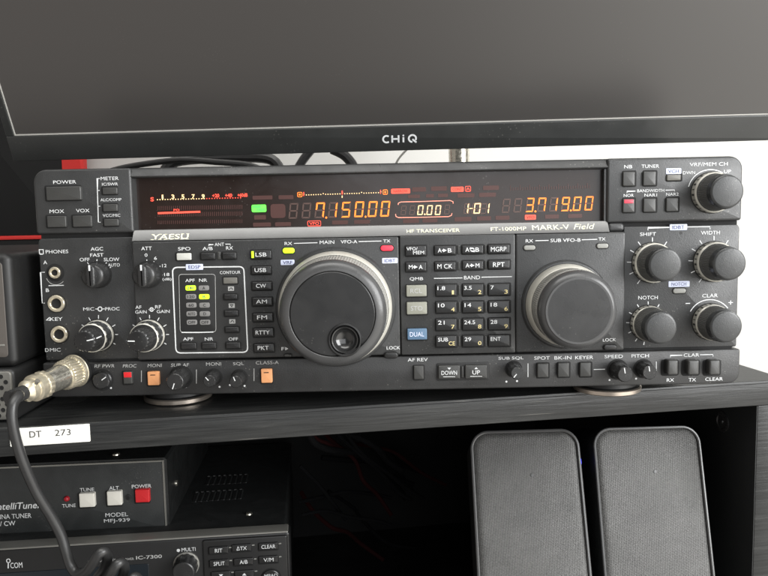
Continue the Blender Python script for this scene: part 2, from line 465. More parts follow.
# --- display window
GY = .0058
b = MB(RF)
zg0 = -.0385
b.box(xl1 - .0005, xr0 + .0005, GY, .0125, zg0, zw + .0015, GLASS)
b.box(xl1, xl1 + .0012, .0015, GY, -.0365, zw - .0005, PANEL)       # inner cheeks of the opening
b.box(xr0 - .0012, xr0, .0015, GY, -.0365, zw - .0005, PANEL)
display = b.build('display_window', radio, origin=(0, .0058, -.02))

SEG = {'0': 'abcdef', '1': 'bc', '2': 'abged', '3': 'abgcd', '4': 'fgbc', '5': 'afgcd', '6': 'afgedc', '7': 'abcf', '8': 'abcdefg', '9': 'abcdfg', '-': 'g'}
def digit(b, ch, px, py, wpx, hpx, y, m, t=.17, slant=.13):
    sc = RF.scale(px, py, y); cx, cz = RF.at(px, py, y); w = wpx * sc; h = hpx * sc; tt = t * w
    def q(u, v): return (cx + u * w / 2 + slant * v * h / 2, y, cz + v * h / 2)
    a = tt / w * 2 ; c = tt / h * 2; g = .05
    S = {'a': [(-1 + g, 1), (1 - g, 1), (1 - a - g, 1 - c), (-1 + a + g, 1 - c)],
         'd': [(-1 + a + g, -1 + c), (1 - a - g, -1 + c), (1 - g, -1), (-1 + g, -1)],
         'f': [(-1, 1 - g), (-1 + a, 1 - c - g), (-1 + a, c / 2 + g / 2), (-1, g)],
         'e': [(-1, -g), (-1 + a, -c / 2 - g / 2), (-1 + a, -1 + c + g), (-1, -1 + g)],
         'b': [(1, 1 - g), (1, g), (1 - a, c / 2 + g / 2), (1 - a, 1 - c - g)],
         'c': [(1, -g), (1, -1 + g), (1 - a, -1 + c + g), (1 - a, -c / 2 - g / 2)],
         'g': [(-1 + g + a * .3, 0), (-1 + a + g, c / 2), (1 - a - g, c / 2), (1 - g - a * .3, 0), (1 - a - g, -c / 2), (-1 + a + g, -c / 2)]}
    for k in SEG[ch]:
        b.add([q(u, v) for u, v in S[k]], [tuple(range(len(S[k])))], m)
def badge(b, px, py, w, h, y, m, txt=None, tm=None, outline=False):
    sc = RF.scale(px, py, y); cx, cz = RF.at(px, py, y); W = w * sc / 2; H = h * sc / 2; r = H * .4
    pts = []
    for sx, sz, a0 in ((1, 1, 0), (-1, 1, 90), (-1, -1, 180), (1, -1, 270)):
        for k in range(4):
            a = rad(a0 + 30 * k); pts.append((cx + sx * (W - r) + r * math.cos(a), cz + sz * (H - r) + r * math.sin(a)))
    if outline: b.stroke(pts, .00035, y, m, True)
    else: b.add([(x, y, z) for x, z in pts], [tuple(range(len(pts)))], m)
    if txt: b.text(txt, px, py, w * .74, h * .55, y, tm, .01)
y1, y2 = GY - .0002, GY - .0003
# unlit segments
b = MB(RF)
for px, py in ((293.4, 210.9), (306.4, 210.6), (319.4, 210.3), (332.8, 210), (346, 209.7), (359.2, 209.3), (372.6, 209), (385.2, 208.8)):
    digit(b, '8', px, py, 8.6, 15.5, y1, GHOST)
for px, py in ((506.2, 205.8), (517.8, 205.4), (530, 205), (541.6, 204.7), (553.5, 204.4), (565.5, 204.1), (577.3, 203.7), (589, 203.3)):
    digit(b, '8', px, py, 7.6, 14, y1, GHOST)
for px in (403.5, 412.2, 421.5, 430.3, 438.8, 447): digit(b, '8', px, 210.4 - (px - 403) * .02, 5.4, 9.6, y1, GHOST)
for px in (467, 475, 483.5): digit(b, '8', px, 208.6, 6.4, 10.5, y1, GHOST)
for k in range(44):                                            # meter bars
    x = 158 + k * 1.95
    for yp, hh in ((208.2, 4.2), (214.8, 4.2), (222.5, 3.6)):
        b.pline([(x, yp - hh / 2 - k * .03), (x, yp + hh / 2 - k * .03)], y1, GHOST2, .00045)
for k in range(34): b.pline([(510.5 + k * 2.4, 187.6 - k * .07 - (2.2 if k % 4 == 0 else 0)), (510.5 + k * 2.4, 190.6 - k * .07)], y1, GHOST2, .0004)
for px, py, w, h in ((262.5, 197.6, 20, 4), (286, 197.2, 15, 4), (278, 211, 15, 14), (260, 217.3, 12, 4.4), (262, 224.6, 18, 4), (283, 224.2, 16, 4), (419, 189.4, 14, 4.4), (439, 188.6, 16, 4.4),
                     (414, 196.4, 12, 3.4), (430, 195.8, 8, 3.4), (443, 195.4, 10, 3.4), (466, 195.4, 17, 4.2), (487.5, 194.8, 17, 4.2), (491, 187.8, 16, 4.4),
                     (463, 219.2, 17, 4.4), (484, 218.4, 14, 4.2), (502.5, 217.8, 14, 4.2), (411, 221, 16, 4), (430, 220.4, 15, 4), (340, 222.4, 16, 4), (362, 221.8, 16, 4), (552, 216.6, 14, 4), (575, 216, 14, 4)):
    badge(b, px, py, w, h, y1, GHOST2)
b.build('unlit_segments', display, origin=(0, GY, -.03))
b = MB(RF)
for ch, px, py in (('7', 320, 210.3), ('1', 332.6, 210), ('5', 346, 209.7), ('0', 359.2, 209.3), ('0', 372.6, 209), ('0', 385.2, 208.8)): digit(b, ch, px, py, 8.6, 15.5, y2, AMBER)
for px, py in ((326.2, 217.6), (365.6, 216.7)): b.disc(*RF.at(px, py, y2), .0006, y2, AMBER, 10)
b.build('frequency_digits', display, origin=(-.02, GY, -.03)); b = MB(RF)
for ch, px, py in (('3', 530, 205), ('7', 541.8, 204.7), ('1', 553.5, 204.4), ('9', 565.5, 204.1), ('0', 577.3, 203.7), ('0', 589, 203.3)): digit(b, ch, px, py, 7.6, 14, y2, AMBER)
for px, py in ((535.4, 211.4), (570.8, 210.4)): b.disc(*RF.at(px, py, y2), .0006, y2, AMBER, 10)
b.build('frequency_digits', display, origin=(0, GY, -.03))
b = MB(RF)
for ch, px in (('0', 420.4), ('0', 429.6), ('0', 438)): digit(b, ch, px, 210.1, 5.4, 9.6, y2, CREAMSEG)
b.disc(*RF.at(424.8, 214.3, y2), .0005, y2, CREAMSEG, 8)
for ch, px in (('1', 465.3), ('-', 471), ('0', 477.2), ('1', 486)): digit(b, ch, px, 208.4, 6.4 if ch != '-' else 4.5, 10.5, y2, CREAMSEG)
b.build('channel_digits', display, origin=(.03, GY, -.03))
b = MB(RF)                                                       # clarifier frame: corners run to open ends
for pts in ([(398, 204.8), (398.5, 203), (401, 202), (425, 201.4), (450, 200.5), (453, 201.6), (453.2, 203.6)], [(395.5, 214), (396, 216.5), (398.5, 217.6), (425, 217.2), (448.5, 216.6), (451.4, 215.4), (452, 213.2)]):
    b.pline(pts, y2, PINKSEG, .0004)
b.build('clarifier_frame', display, origin=(.03, GY, -.03))
b = MB(RF)                                                       # meter scale
for t, px in (('1', 162.6), ('3', 172.9), ('5', 183), ('7', 193.3), ('9', 203.2)): b.text(t, px, 196.9 - (px - 162) * .012, 3 if t != '1' else 1.6, 4.4, y2, CREAMSEG, .02)
b.text('S', 152.2, 199.3, 3.4, 4.2, y2, REDSEG, .03)
for t, px, w in (('+20', 215.8, 7), ('+40', 228.6, 7), ('+60dB', 242.6, 10)): b.text(t, px, 195.6 - (px - 216) * .02, w, 3.6, y2, REDSEG, .03)
for k in range(33):
    px = 157.4 + k * 2.6; b.disc(*RF.at(px, 199.7 - k * .06, y2), .00034, y2, CREAMSEG if px < 206 else REDSEG, 8)
b.pline([(157.8, 213.2), (200.3, 211.7)], y2, REDSEG, .0011); b.text('PO', 176.5, 210, 6, 2.2, y2 - .0001, REDSEG, .02)
b.build('meter_scale', display, origin=(-.11, GY, -.03))
b = MB(RF)                                                       # tuning scale
for px, py in ((299.8, 194.6), (385.2, 192.1)): badge(b, px, py, 4.4, 4.4, y2, AMBER, outline=True); b.disc(*RF.at(px, py, y2), .0006, y2, AMBER, 8)
for k in range(33):
    px = 304 + k * 2.4; b.disc(*RF.at(px, 195 - k * .075 - (.8 if k % 8 == 0 else 0), y2), .00032, y2, CREAMSEG, 8)
for px, py in ((303.8, 194), (380.6, 191.8)): b.pline([(px, py - 2), (px, py + 2)], y2, REDSEG, .0005)
b.pline([(342.2, 190.6), (342.2, 194.4)], y2, REDSEG, .0007); b.pline([(342.2, 195.6), (342.2, 197.8)], y2, CREAMSEG, .0005)
b.build('tuning_scale', display, origin=(-.02, GY, -.02))
b = MB(RF); badge(b, 259, 208.4, 14.6, 7.4, y2, GREENSEG)
b.text('WIDE', 256.6, 206.9, 8, 2.2, y2, TAGTXT, .01); b.text('FAST', 261, 210, 8, 2.2, y2, TAGTXT, .01)
b.build('indicator_badge', display, 'lit green indicator badge', origin=(-.075, GY, -.03))
for px, py, w, h, t, ol in ((400.6, 191.1, 19, 4.9, 'NARROW', 0), (457.3, 189.3, 12.8, 5, 'CONT', 0), (468, 188.8, 5.2, 5, 'A', 1), (314.2, 223.4, 13, 4.9, 'VFO', 1), (530.4, 217.2, 11, 4.9, 'VFO', 0)):
    b = MB(RF)
    if ol: badge(b, px, py, w, h, y2, REDSEG, t, REDSEG, True)
    else: badge(b, px, py, w, h, y2, REDSEG, t, GLASS)
    x, z = RF.at(px, py, y2); b.build('indicator_badge', display, origin=(x, GY, z))

# --- silver ledge with the names
b = MB(RF)
LZ0 = RF.at(380, 236.2, -.003)[1]; LZ1 = RF.at(380, 225.6, .0014)[1]
lx0, lx1 = RF.at(133.5, 238, 0)[0], RF.at(608, 228, 0)[0]
prof = [(.012, LZ1 + .0003), (.0060, LZ1 + .0003), (.0014, LZ1), (-.0024, LZ0 + .0007), (-.0029, LZ0 + .0003), (-.003, LZ0), (.012, LZ0)]
b.prism([[(x, y, z) for y, z in prof] for x in (lx0, lx1)], LEDGE)
# lettering lies on the slope: same slope for every letter
def ledge_text(body, px, py, w, h, m, bold=.012, shear=0, serif=False):
    vs, fs = text_geo(body, bold); y = -.0004; sc = RF.scale(px, py, y); cx, cz = RF.at(px, py, y)
    sl = (-.0024 - .0014) / (LZ0 + .0007 - LZ1)
    def put(u, v):
        z = cz + v * h * sc
        yy = .0014 + (z - LZ1) * sl - .0001
        return (cx + u * w * sc + shear * v * h * sc, yy, z)
    b.add([put(u, v) for u, v in vs], fs, m)
    if serif:
        for u in serif:
            for v in (-.5, .5): 
                b.add([put(u + a, v + c) for a, c in ((-.04, -.05), (.04, -.05), (.04, .05), (-.04, .05))], [(0, 1, 2, 3)], m)
ledge_text('YAESU', 170.6, 236.6, 37, 5, CREAMTXT, .015, 0, (-.47, -.27, -.12, .05, .33, .47))
ledge_text('HF TRANSCEIVER', 433, 230.6, 53, 3.4, CREAMTXT, .01)
ledge_text('FT-1000MP', 508.3, 228.8, 35.5, 3.6, CREAMTXT, .01)
ledge_text('MARK-V', 550.5, 227.3, 37, 4.8, CREAMTXT, .02)
ledge_text('Field', 584, 226.4, 19, 5.2, CREAMTXT, -.004, .5)
b.build('name_ledge', radio, origin=(0, 0, LZ0))

# --- lower panels
YL, YC, YK, YR, YS = .0014, -.0030, -.0036, .0014, -.0012
def panel_box(px0, py0, px1, py1, y): return RF.rect(px0, py0, px1, py1, y)
zL = -.1122
xs_l, xs_c, xs_k, xs_s, xs_r = RF.at(134, 300, YC)[0], RF.at(400.5, 300, YC)[0], RF.at(515.5, 300, YC)[0], RF.at(625, 300, YC)[0], .2055
PL = MB(RF); PL.slab(-.2052, xs_l, zL, -.0398, YL, .013, PANEL, r=.001, b=.0007, rr=(.0008, .0025, .0012, .0008))
PC = MB(RF); PC.slab(xs_l + .0001, xs_c - .0002, zL, LZ0 - .0002, YC, .013, PANEL, r=.0008, b=.0012)
PK = MB(RF); PK.slab(xs_c, xs_k - .0002, zL, LZ0 - .0002, YK, .013, PANEL, r=.0008, b=.0007)
PS = MB(RF); PS.slab(xs_k, xs_s, zL, LZ0 - .0002, YC, .013, PANEL, r=.0008, b=.0012)
PR = MB(RF); PR.slab(xs_s + .0001, .2055, zL, -.0395, YR, .013, PANEL, r=.001, b=.0007, rr=(.0025, .0008, .0008, .0012))
PB = MB(RF); PB.slab(-.2062, .2065, -.1338, zL - .0010, YS, .013, PANEL2, r=.004, b=.0009, seg=6, rr=(.001, .001, .0065, .0065))
PB.box(-.203, .203, .002, .012, zL - .002, zL + .0004, GAP)
# little raised end of the ledge at the right
PS.slab(lx1 + .0001, xs_s, LZ0 - .0001, LZ1 - .0012, -.0004, .012, PANEL, r=.002, b=.0016, rr=(.002, .0018, .0017, .0017))

# legends: left panel
p = PL
p.text('PHONES', 57, 251.6, 22.5, 3.5, YL, WHITE, .004)
p.pline([(39.2, 249.6), (43.2, 249.6), (43.4, 253.8), (39.6, 253.8)], YL - .0001, WHITE, .00042, True); p.pline([(40, 254.4), (43, 254.2)], YL - .0001, WHITE)
p.text('A', 45.3, 262.4, 3.8, 3.6, YL, WHITE, .004); p.text('B', 47.5, 290.2, 3.2, 3.4, YL, WHITE, .004)
p.pline([(44.8, 272.2), (40.6, 272.4), (42.2, 303), (44.8, 303.2)], YL - .0001, WHITE)
p.pline([(48.6, 285.7), (63.8, 285.3)], YL - .0001, WHITE)
p.arc(55.8, 275, 9.8, 200, 320, YL - .0001, GREYTXT, .0003)
p.text('KEY', 56.4, 319, 12.5, 3.5, YL, WHITE, .004)
p.pline([(46.4, 320.4), (49.6, 317.2), (49.6, 320.4)], YL - .0001, WHITE, .0004, True)
p.text('D', 47, 350, 3.6, 3.6, YL, WHITE, .004); p.text('MIC', 55.3, 349.8, 10.8, 3.6, YL, WHITE, .004)
p.text('AGC', 96.9, 248.9, 12.5, 3.5, YL, WHITE, .004); p.text('FAST', 96.9, 255, 13.4, 3.5, YL, WHITE, .004)
p.text('OFF', 84.7, 259.6, 10, 3.5, YL, WHITE, .004); p.text('SLOW', 111.6, 259.4, 15.5, 3.5, YL, WHITE, .004); p.text('AUTO', 113.9, 265, 12, 3.2, YL, WHITE, .004)
p.ticks(97, 275.2, 13, 16, (127, 90, 53, 30), YL - .0001, WHITE)
p.text('MIC', 88.8, 309, 11, 3.3, YL, WHITE, .004); p.text('PROC', 112.4, 308.8, 14.5, 3.3, YL, WHITE, .004)
p.pline([(95.4, 309), (97.4, 309)], YL - .0001, WHITE); p.pline([(102.8, 308.9), (104.6, 308.9)], YL - .0001, WHITE); p.arc(100, 309, 2, 0, 360, YL - .0001, WHITE, .0006)
p.ticks(98.5, 334.5, 15.5, 19.5, [90 + 30 * k for k in range(-4, 5)], YL - .0001, WHITE)
# centre panel
p = PC
p.text('ATT', 146.5, 248.4, 10.5, 3.5, YC, WHITE, .004)
for t, x, y_, w in (('0', 146.1, 255.1, 2.8), ('6', 155.5, 258.2, 2.8), ('-12', 163, 265.6, 7.2), ('-18', 165.2, 274.5, 8.4), ('(dB)', 167, 279.5, 9)): p.text(t, x, y_, w, 3.2, YC, WHITE, .003)
p.ticks(146.8, 275, 13, 15.5, (90, 62, 32, 4), YC - .0001, WHITE)
p.text('SPO', 184.3, 248.8, 12.5, 3.4, YC, WHITE, .003)
p.text('A/B', 207.6, 248.5, 10.2, 3.3, YC, WHITE, .003); p.text('RX', 229.6, 248, 7, 3.3, YC, WHITE, .003); p.text('ANT', 219.4, 244.4, 9.5, 3.3, YC, WHITE, .003)
p.pline([(208.8, 246), (208.8, 244.7), (213.4, 244.6)], YC - .0001, WHITE); p.pline([(225.4, 244.2), (230.3, 244.1), (230.3, 245.6)], YC - .0001, WHITE)
def rr_line(p, x0, y0, x1, y1, x2, y2, x3, y3, r, y, m, w=.0006):
    C = [(x0, y0), (x1, y1), (x2, y2), (x3, y3)]; pts = []
    for i in range(4):
        P = Vector(C[i]); A = (Vector(C[i - 1]) - P).normalized(); B = (Vector(C[(i + 1) % 4]) - P).normalized()
        for k in range(6):
            t = k / 5; pts.append(tuple((P + A * r) * (1 - t) ** 2 + P * 2 * t * (1 - t) + (P + B * r) * t * t))
    p.pline(pts, y, m, w, True)
rr_line(p, 172.4, 267.4, 243.8, 266.6, 247.8, 352.2, 176, 353, 5, YC - .0001, WHITE, .0007)
p.rslab((179.2, 274.6, 215.4, 331.6), YC - .0003, YC + .001, BLACK, r=.002, b=.0002)
rr_line(p, 178.8, 274.4, 215.2, 274.2, 216, 331.8, 180.2, 332.2, 3, YC - .0005, GREYTXT, .0003)
p.pline([(181.6, 332.4), (198, 332.5), (213.4, 332)], YC - .0006, WHITE, .0006)
p.text('APF', 190, 280.4, 9.4, 3.2, YC - .0003, WHITE, .003); p.text('NR', 203.1, 280.2, 8, 3.2, YC - .0003, WHITE, .003)
p.text('CONTOUR', 230.2, 272.4, 20.5, 3, YC, WHITE, .003)
for x, y_ in ((231, 288.6), (231.7, 305.6), (232.3, 321.4)):
    p.rslab((x - 3, y_ - 2.2, x + 3, y_ + 2.2), YC - .0001, YC + .001, GREYTXT, r=.0002, b=0)
    if y_ == 305.6: p.pline([(x - 1.5, y_ - 1), (x + 1.5, y_ - 1), (x, y_ + 1.2)], YC - .0002, BLACK, .0004, True)
    else: p.pline([(x - 1.8, y_ + 1.2), (x - .4, y_ - .8), (x + .6, y_ - .8), (x + 1.8, y_ + 1.2)][::(1 if y_ < 300 else -1)], YC - .0002, BLACK, .0004)
p.text('APF', 188.2, 339, 10.3, 3.2, YC, WHITE, .003); p.text('NR', 209, 339, 8.4, 3.2, YC, WHITE, .003); p.text('OFF', 233.3, 339, 9.4, 3.2, YC, WHITE, .003)
p.text('AF', 138.4, 307.2, 6, 3.2, YC, WHITE, .003); 
p.text('RF', 158.2, 306.8, 6, 3.2, YC, WHITE, .003); p.text('GAIN', 163.2, 311.4, 13, 3.2, YC, WHITE, .003)
p.text('GAIN', 141, 311.9, 11.4, 3.2, YC, WHITE, .003)
p.pline([(148.6, 309.6), (154.8, 309.4)], YC - .0001, WHITE); p.arc(151.6, 309.5, 1.7, 0, 360, YC - .0001, WHITE, .0006)
p.ticks(149.5, 334.5, 15.5, 19.5, [90 + 30 * k for k in range(-4, 5)], YC - .0001, WHITE)
p.text('RX', 288.4, 243.5, 7.6, 3, YC, WHITE, .003); p.text('MAIN', 327, 242.2, 14.6, 3.4, YC, WHITE, .003); p.text('VFO-A', 349, 241.7, 16.6, 3.4, YC, WHITE, .003); p.text('TX', 386.8, 241, 7.2, 3, YC, WHITE, .003)
p.pline([(294, 243.4), (317.4, 242.7)], YC - .0001, WHITE); p.pline([(358.6, 241.6), (381.4, 241)], YC - .0001, WHITE)
p.text('F', 283, 348.8, 3, 3.3, YC, WHITE, .003); p.pline([(285.6, 347.6), (287.6, 348.7), (285.6, 349.8)], YC - .0001, WHITE, .0004, True)
p.text('LOCK', 393.4, 347.8, 13.5, 3.3, YC, WHITE, .003)
# keypad panel
p = PK
p.text('QMB', 416.4, 279, 13.4, 3.6, YK, WHITE, .008)
p.text('BAND', 472, 277.5, 16, 3.6, YK, WHITE, .004); p.pline([(434, 278.4), (462.5, 277.9)], YK - .0001, WHITE); p.pline([(481.5, 277.2), (511.8, 276.6)], YK - .0001, WHITE)
# sub dial panel
p = PS
p.text('RX', 529.4, 240.9, 7.4, 3.2, YC, WHITE, .003); p.text('SUB VFO-B', 565.5, 240.2, 30, 3.4, YC, WHITE, .003); p.text('TX', 602, 239, 7, 3, YC, WHITE, .003)
p.pline([(535.4, 240.7), (548.6, 240.4)], YC - .0001, WHITE); p.pline([(581.8, 239.8), (597.2, 239.3)], YC - .0001, WHITE)
p.text('LOCK', 609.4, 339.8, 13, 3.2, YC, WHITE, .003)
# right panel
p = PR
p.text('SHIFT', 648, 234.1, 16, 3.5, YR, WHITE, .003); p.text('WIDTH', 710.4, 232.7, 19, 3.6, YR, WHITE, .003)
p.pline([(648, 230.3), (648, 227.8), (669.6, 227.4)], YR - .0001, WHITE, .0005); p.pline([(687, 226.9), (710, 226.7), (710, 229.2)], YR - .0001, WHITE, .0005)
p.text('NOTCH', 648, 297.6, 19.5, 3.6, YR, WHITE, .003); p.text('CLAR', 710, 295.6, 15.6, 3.6, YR, WHITE, .003)
p.text('-', 687.8, 303.4, 4.4, .8, YR, WHITE, .003); p.text('+', 730.6, 302.5, 4.4, 4.2, YR, WHITE, .003)
p.ticks(652.5, 263, 21.2, 25.6, [90, 56, 124, 150, 178, 206, 234], YR - .0001, WHITE, .0005)
p.ticks(714, 261.6, 21.2, 25.6, [90, 56, 124, 150, 178, 206, 234], YR - .0001, WHITE, .0005)
p.ticks(648.2, 323.4, 18.8, 22, [90, 60, 120, 150, 178, 206, 234, 258], YR - .0001, WHITE, .0005)
p.arc(710.2, 322, 22.4, 152, 38, YR - .0001, WHITE, .0005)
x, z = RF.at(680.9, 233, YR); p.disc(x, z, .0009, YR - .0001, BLACK, 12)
# bottom strip
p = PB
for t, x, y_, w, m in (('RF PWR', 104.7, 366, 20, GREYTXT), ('PROC', 129.7, 365.9, 13.5, GREYTXT), ('MONI', 154.8, 365.4, 14, GREYTXT), ('SUB AF', 180, 365, 18, GREYTXT), ('MONI', 213.6, 364, 15, GREYTXT), ('SQL', 238.6, 363.9, 11, GREYTXT),
                       ('CLASS-A', 267.3, 362.6, 23, GREYTXT), ('AF REV', 417.7, 359.7, 20, WHITE), ('SUB SQL', 511, 358.3, 25, WHITE), ('SPOT', 542, 358, 15.6, WHITE), ('BK-IN', 562.9, 357.7, 17, WHITE), ('KEYER', 584.2, 357.4, 18, WHITE),
                       ('SPEED', 613.7, 356.4, 18.4, WHITE), ('PITCH', 640.2, 355.8, 17.4, WHITE), ('CLAR', 691.4, 355, 15.6, WHITE), ('RX', 670.4, 380, 7.4, WHITE), ('TX', 692.2, 379.7, 7.4, WHITE), ('CLEAR', 714, 379, 17.6, WHITE)):
    p.text(t, x, y_, w, 3.4, YS, m, .002, .15 if x < 190 else 0)
for x, y0_, y1_, m in ((141.4, 370.5, 382, GREYTXT), (196.4, 369.5, 383.5, GREYTXT), (254, 368.5, 381, GREYTXT), (528, 363.5, 377, WHITE), (656.3, 361.5, 373.7, WHITE)): p.pline([(x, y0_), (x, y1_)], YS - .0001, m, .0004)
p.pline([(593.8, 369.5), (605, 369.2)], YS - .0001, WHITE, .0004)
p.pline([(670.3, 357.4), (670.3, 355.5), (682.4, 355.2)], YS - .0001, WHITE); p.pline([(700, 354.8), (713, 354.5), (713, 356.4)], YS - .0001, WHITE)
for x, y_ in ((111, 387.9), (186, 386.8), (219.6, 386.8), (244.6, 385.8), (230, 385), (506.4, 381.6), (517, 381), (609.5, 380), (636, 378.6)): PB.disc(*RF.at(x, y_, YS), .0006, YS - .0001, WHITE, 10)
PL.build('side_panel', radio, origin=(-.185, 0, -.08)); PC.build('main_panel', radio, origin=(-.07, 0, -.08)); PK.build('keypad_panel', radio, origin=(.045, 0, -.08))
PS.build('sub_panel', radio, origin=(.11, 0, -.08)); PR.build('side_panel', radio, origin=(.17, 0, -.08)); PB.build('bottom_strip', radio, origin=(0, 0, -.125))

# --- push buttons
def button(box, y, h, m=KEY, legends=(), name='push_button', label=None, well=1.3, r=.0006, bev=.0005, lamp=None, tone=None):
    b = MB(RF); x0, y0, x1, y1 = box
    if well:
        a = RF.rect(x0 - well * .8, y0 - well, x1 + well, y1 + well * .8, y); b.slab(*a, y - .0002, y + .002, GAP, r=.0008, b=.0001)  # raised black plate paints the dark recess round the cap
    a = RF.rect(x0, y0, x1, y1, y - h); b.slab(*a, y - h, y + .002, m, r=r, b=bev)
    for t, px, py, w, hh, tm in legends: b.text(t, px, py, w, hh, y - h, tm, .004)
    if lamp: 
        q = RF.rect(*lamp[0], y - h); b.slab(*q, y - h - .0002, y - h + .0004, lamp[1], r=.0002, b=.0001)
    return b.build(name, radio, label, origin=((a[0] + a[1]) / 2, y, (a[2] + a[3]) / 2))
button((46, 186.5, 80.8, 200.2), Y0, .0022, KEYG, label='wide power push button')
for bx in ((47, 216, 65.8, 227.2), (72.6, 215.6, 91.6, 226.8), (102.4, 187.5, 117, 194.2), (103, 204.2, 117.2, 211.4), (103.8, 219, 118.2, 226)): button(bx, Y0, .0018, KEYG, bev=.0004)
for bx in ((623, 171.8, 635, 186), (643.4, 171.4, 656, 185.6), (643.6, 198.5, 656, 212), (666.4, 198, 678.4, 211.4)): button(bx, Y0, .0018, KEYG)
button((623, 198.8, 634.6, 212.4), Y0, .0018, KEYG, lamp=((624.4, 199.6, 633.4, 203.2), LAMPRED), label='push button with lit red lamp')
button((667, 174.6, 681, 180.6), Y0, .0012, DIMKEY)
button((176.4, 253.2, 191, 260.2), YC, .0015, LIGHTKEY, label='light grey push button')
button((200.8, 253, 214.8, 259.4), YC, .0022); button((222.4, 252.6, 236, 259), YC, .0022)
button((217, 251.8, 220.6, 259.6), YC, .0008, KEYG, name='key_divider', well=0)
button((223.2, 277.4, 237.4, 283.8), YC, .0004, DIMKEY, name='indicator_lamp')
for bx in ((224, 294.4, 237.2, 299.4), (224.6, 310.8, 238, 316), (225.2, 327.2, 238.8, 332.2), (181.2, 343.2, 196, 349.2), (202, 342.8, 215.8, 348.8), (226, 342.6, 240.2, 348.6)): button(bx, YC, .0022)
for t, x0, y0, x1, y1, w in (('LSB', 251, 250.6, 271, 258.8, 11), ('USB', 251.4, 266.4, 271, 274.2, 11.6), ('CW', 252, 282, 271.6, 290, 10), ('AM', 252.4, 297.8, 272.2, 305.8, 11), ('FM', 253, 313.6, 272.8, 321.6, 10), ('RTTY', 253.4, 328.6, 273.4, 336.8, 14), ('PKT', 254, 344.2, 274, 352, 11)):
    cx = (x0 + x1) / 2 - .2
    if t == 'LSB': button((x0, y0, x1, y1), YC, .0022, KEY, [(t, cx + .2, 254.6, w, 4, WHITE)], name='mode_button', lamp=((251.4, 251.2, 253.8, 258), LIME), label='mode button with lit lime lamp')
    else: button((x0, y0, x1, y1), YC, .0022, KEY, [(t, cx - .6, (y0 + y1) / 2 - .2, w, 4, WHITE)], name='mode_button')
# EDSP lamps
for i, yy in enumerate((288, 296.7, 305.2, 313.8, 322.3)):
    for j, t in enumerate((('240', '120', '60', 'AUTO', 'OFF'), ('A', 'B', 'C', 'D', 'OFF'))):
        cx = (190.6, 203.8)[j] + i * .32; lit = (i, j[0] if isinstance(j, tuple) else j) in ((0, 0), (1, 1))
        b = MB(RF); q = RF.rect(cx - 5.2, yy - 2.5, cx + 5.2, yy + 2.5, YC - .0006)
        b.slab(*q, YC - .0006, YC + .0005, LIME if lit else CELLOFF, r=.0009, b=.0001)
        b.text(t[i], cx, yy, min(7.4, 2.6 * len(t[i])), 2.9, YC - .0006, TAGTXT if lit else BLACK, .01)
        b.build('indicator_lamp', radio, 'lit lime indicator lamp' if lit else None, origin=((q[0] + q[1]) / 2, YC, (q[2] + q[3]) / 2))
# pale tags
for t, x, y_, w, h, y in (('EDSP', 194.5, 267, 17.2, 6, YC), ('VRF', 287.6, 262.4, 13.8, 5.2, YC), ('IDBT', 389.9, 260.6, 15.6, 5.4, YC), ('IDBT', 678.3, 227.2, 17.4, 6, YR), ('NOTCH', 678.9, 284, 21, 5.8, YR), ('VCH', 673.4, 171.2, 15.2, 5.8, Y0)):
    b = MB(RF); q = RF.rect(x - w / 2, y_ - h / 2, x + w / 2, y_ + h / 2, y); b.slab(*q, y - .0003, y + .001, TAG, r=.0005, b=.0001)
    b.text(t, x, y_, w * .7, h * .58, y - .0003, TAGTXT, .01); b.build('printed_tag', radio, origin=((q[0] + q[1]) / 2, y, (q[2] + q[3]) / 2))
# keypad keys
def key(t, box, m=KEY, tm=WHITE, hpx=4.6, **k):
    x0, y0, x1, y1 = box; cx, cy = (x0 + x1) / 2, (y0 + y1) / 2
    return button(box, YK, .0022, m, [(t, cx - .3, cy, min(15.5, (x1 - x0) * .72, 3.9 * len(t)), hpx, tm)], name='keypad_key', **k)
b2 = button((405.6, 246, 426, 255.8), YK, .0022, KEY, [('VFO/', 412, 248.8, 11, 3.2, WHITE), ('MEM', 418.6, 252.6, 11, 3.4, WHITE)], name='keypad_key')
def arrow_key(l, r_, box, two=False):
    x0, y0, x1, y1 = box; cx, cy = (x0 + x1) / 2 - .3, (y0 + y1) / 2; y = YK - .0022
    b = MB(RF); q = RF.rect(x0 - 1, y0 - 1.3, x1 + 1.3, y1 + 1, YK); b.slab(*q, YK - .0002, YK + .002, GAP, r=.0008, b=.0001)
    a = RF.rect(*box, y); b.slab(*a, y, YK + .002, KEY, r=.0006, b=.0005)
    b.text(l, cx - 5, cy, 3.8, 4.2, y, WHITE, .006); b.text(r_, cx + 5, cy, 3.8, 4.2, y, WHITE, .006)
    P = [RF.at(u, v, y) for u, v in ((cx - 1.6, cy - 1.8), (cx - 1.6, cy + 1.8), (cx + 2, cy))]
    if not two:
        b.add([(u, y - .0001, v) for u, v in P], [(0, 1, 2)], WHITE); b.pline([(cx - 2.8, cy), (cx - 1.4, cy)], y - .0001, WHITE, .0006)
    else:
        b.pline([(cx - 2.2, cy - .2), (cx - 2, cy - 1.4), (cx + .6, cy - 1.4), (cx + 1.8, cy - .4)], y - .0001, WHITE, .0006)
        b.pline([(cx + 2.2, cy + .4), (cx + 2, cy + 1.6), (cx - .6, cy + 1.6), (cx - 1.8, cy + .6)], y - .0001, WHITE, .0006)
    b.build('keypad_key', radio, origin=((a[0] + a[1]) / 2, YK, (a[2] + a[3]) / 2))
arrow_key('M', 'A', (405.8, 262.4, 426.2, 271.6)); arrow_key('A', 'B', (434.4, 246, 455.6, 254.8)); arrow_key('A', 'B', (462, 245.4, 483.2, 253.8), True)
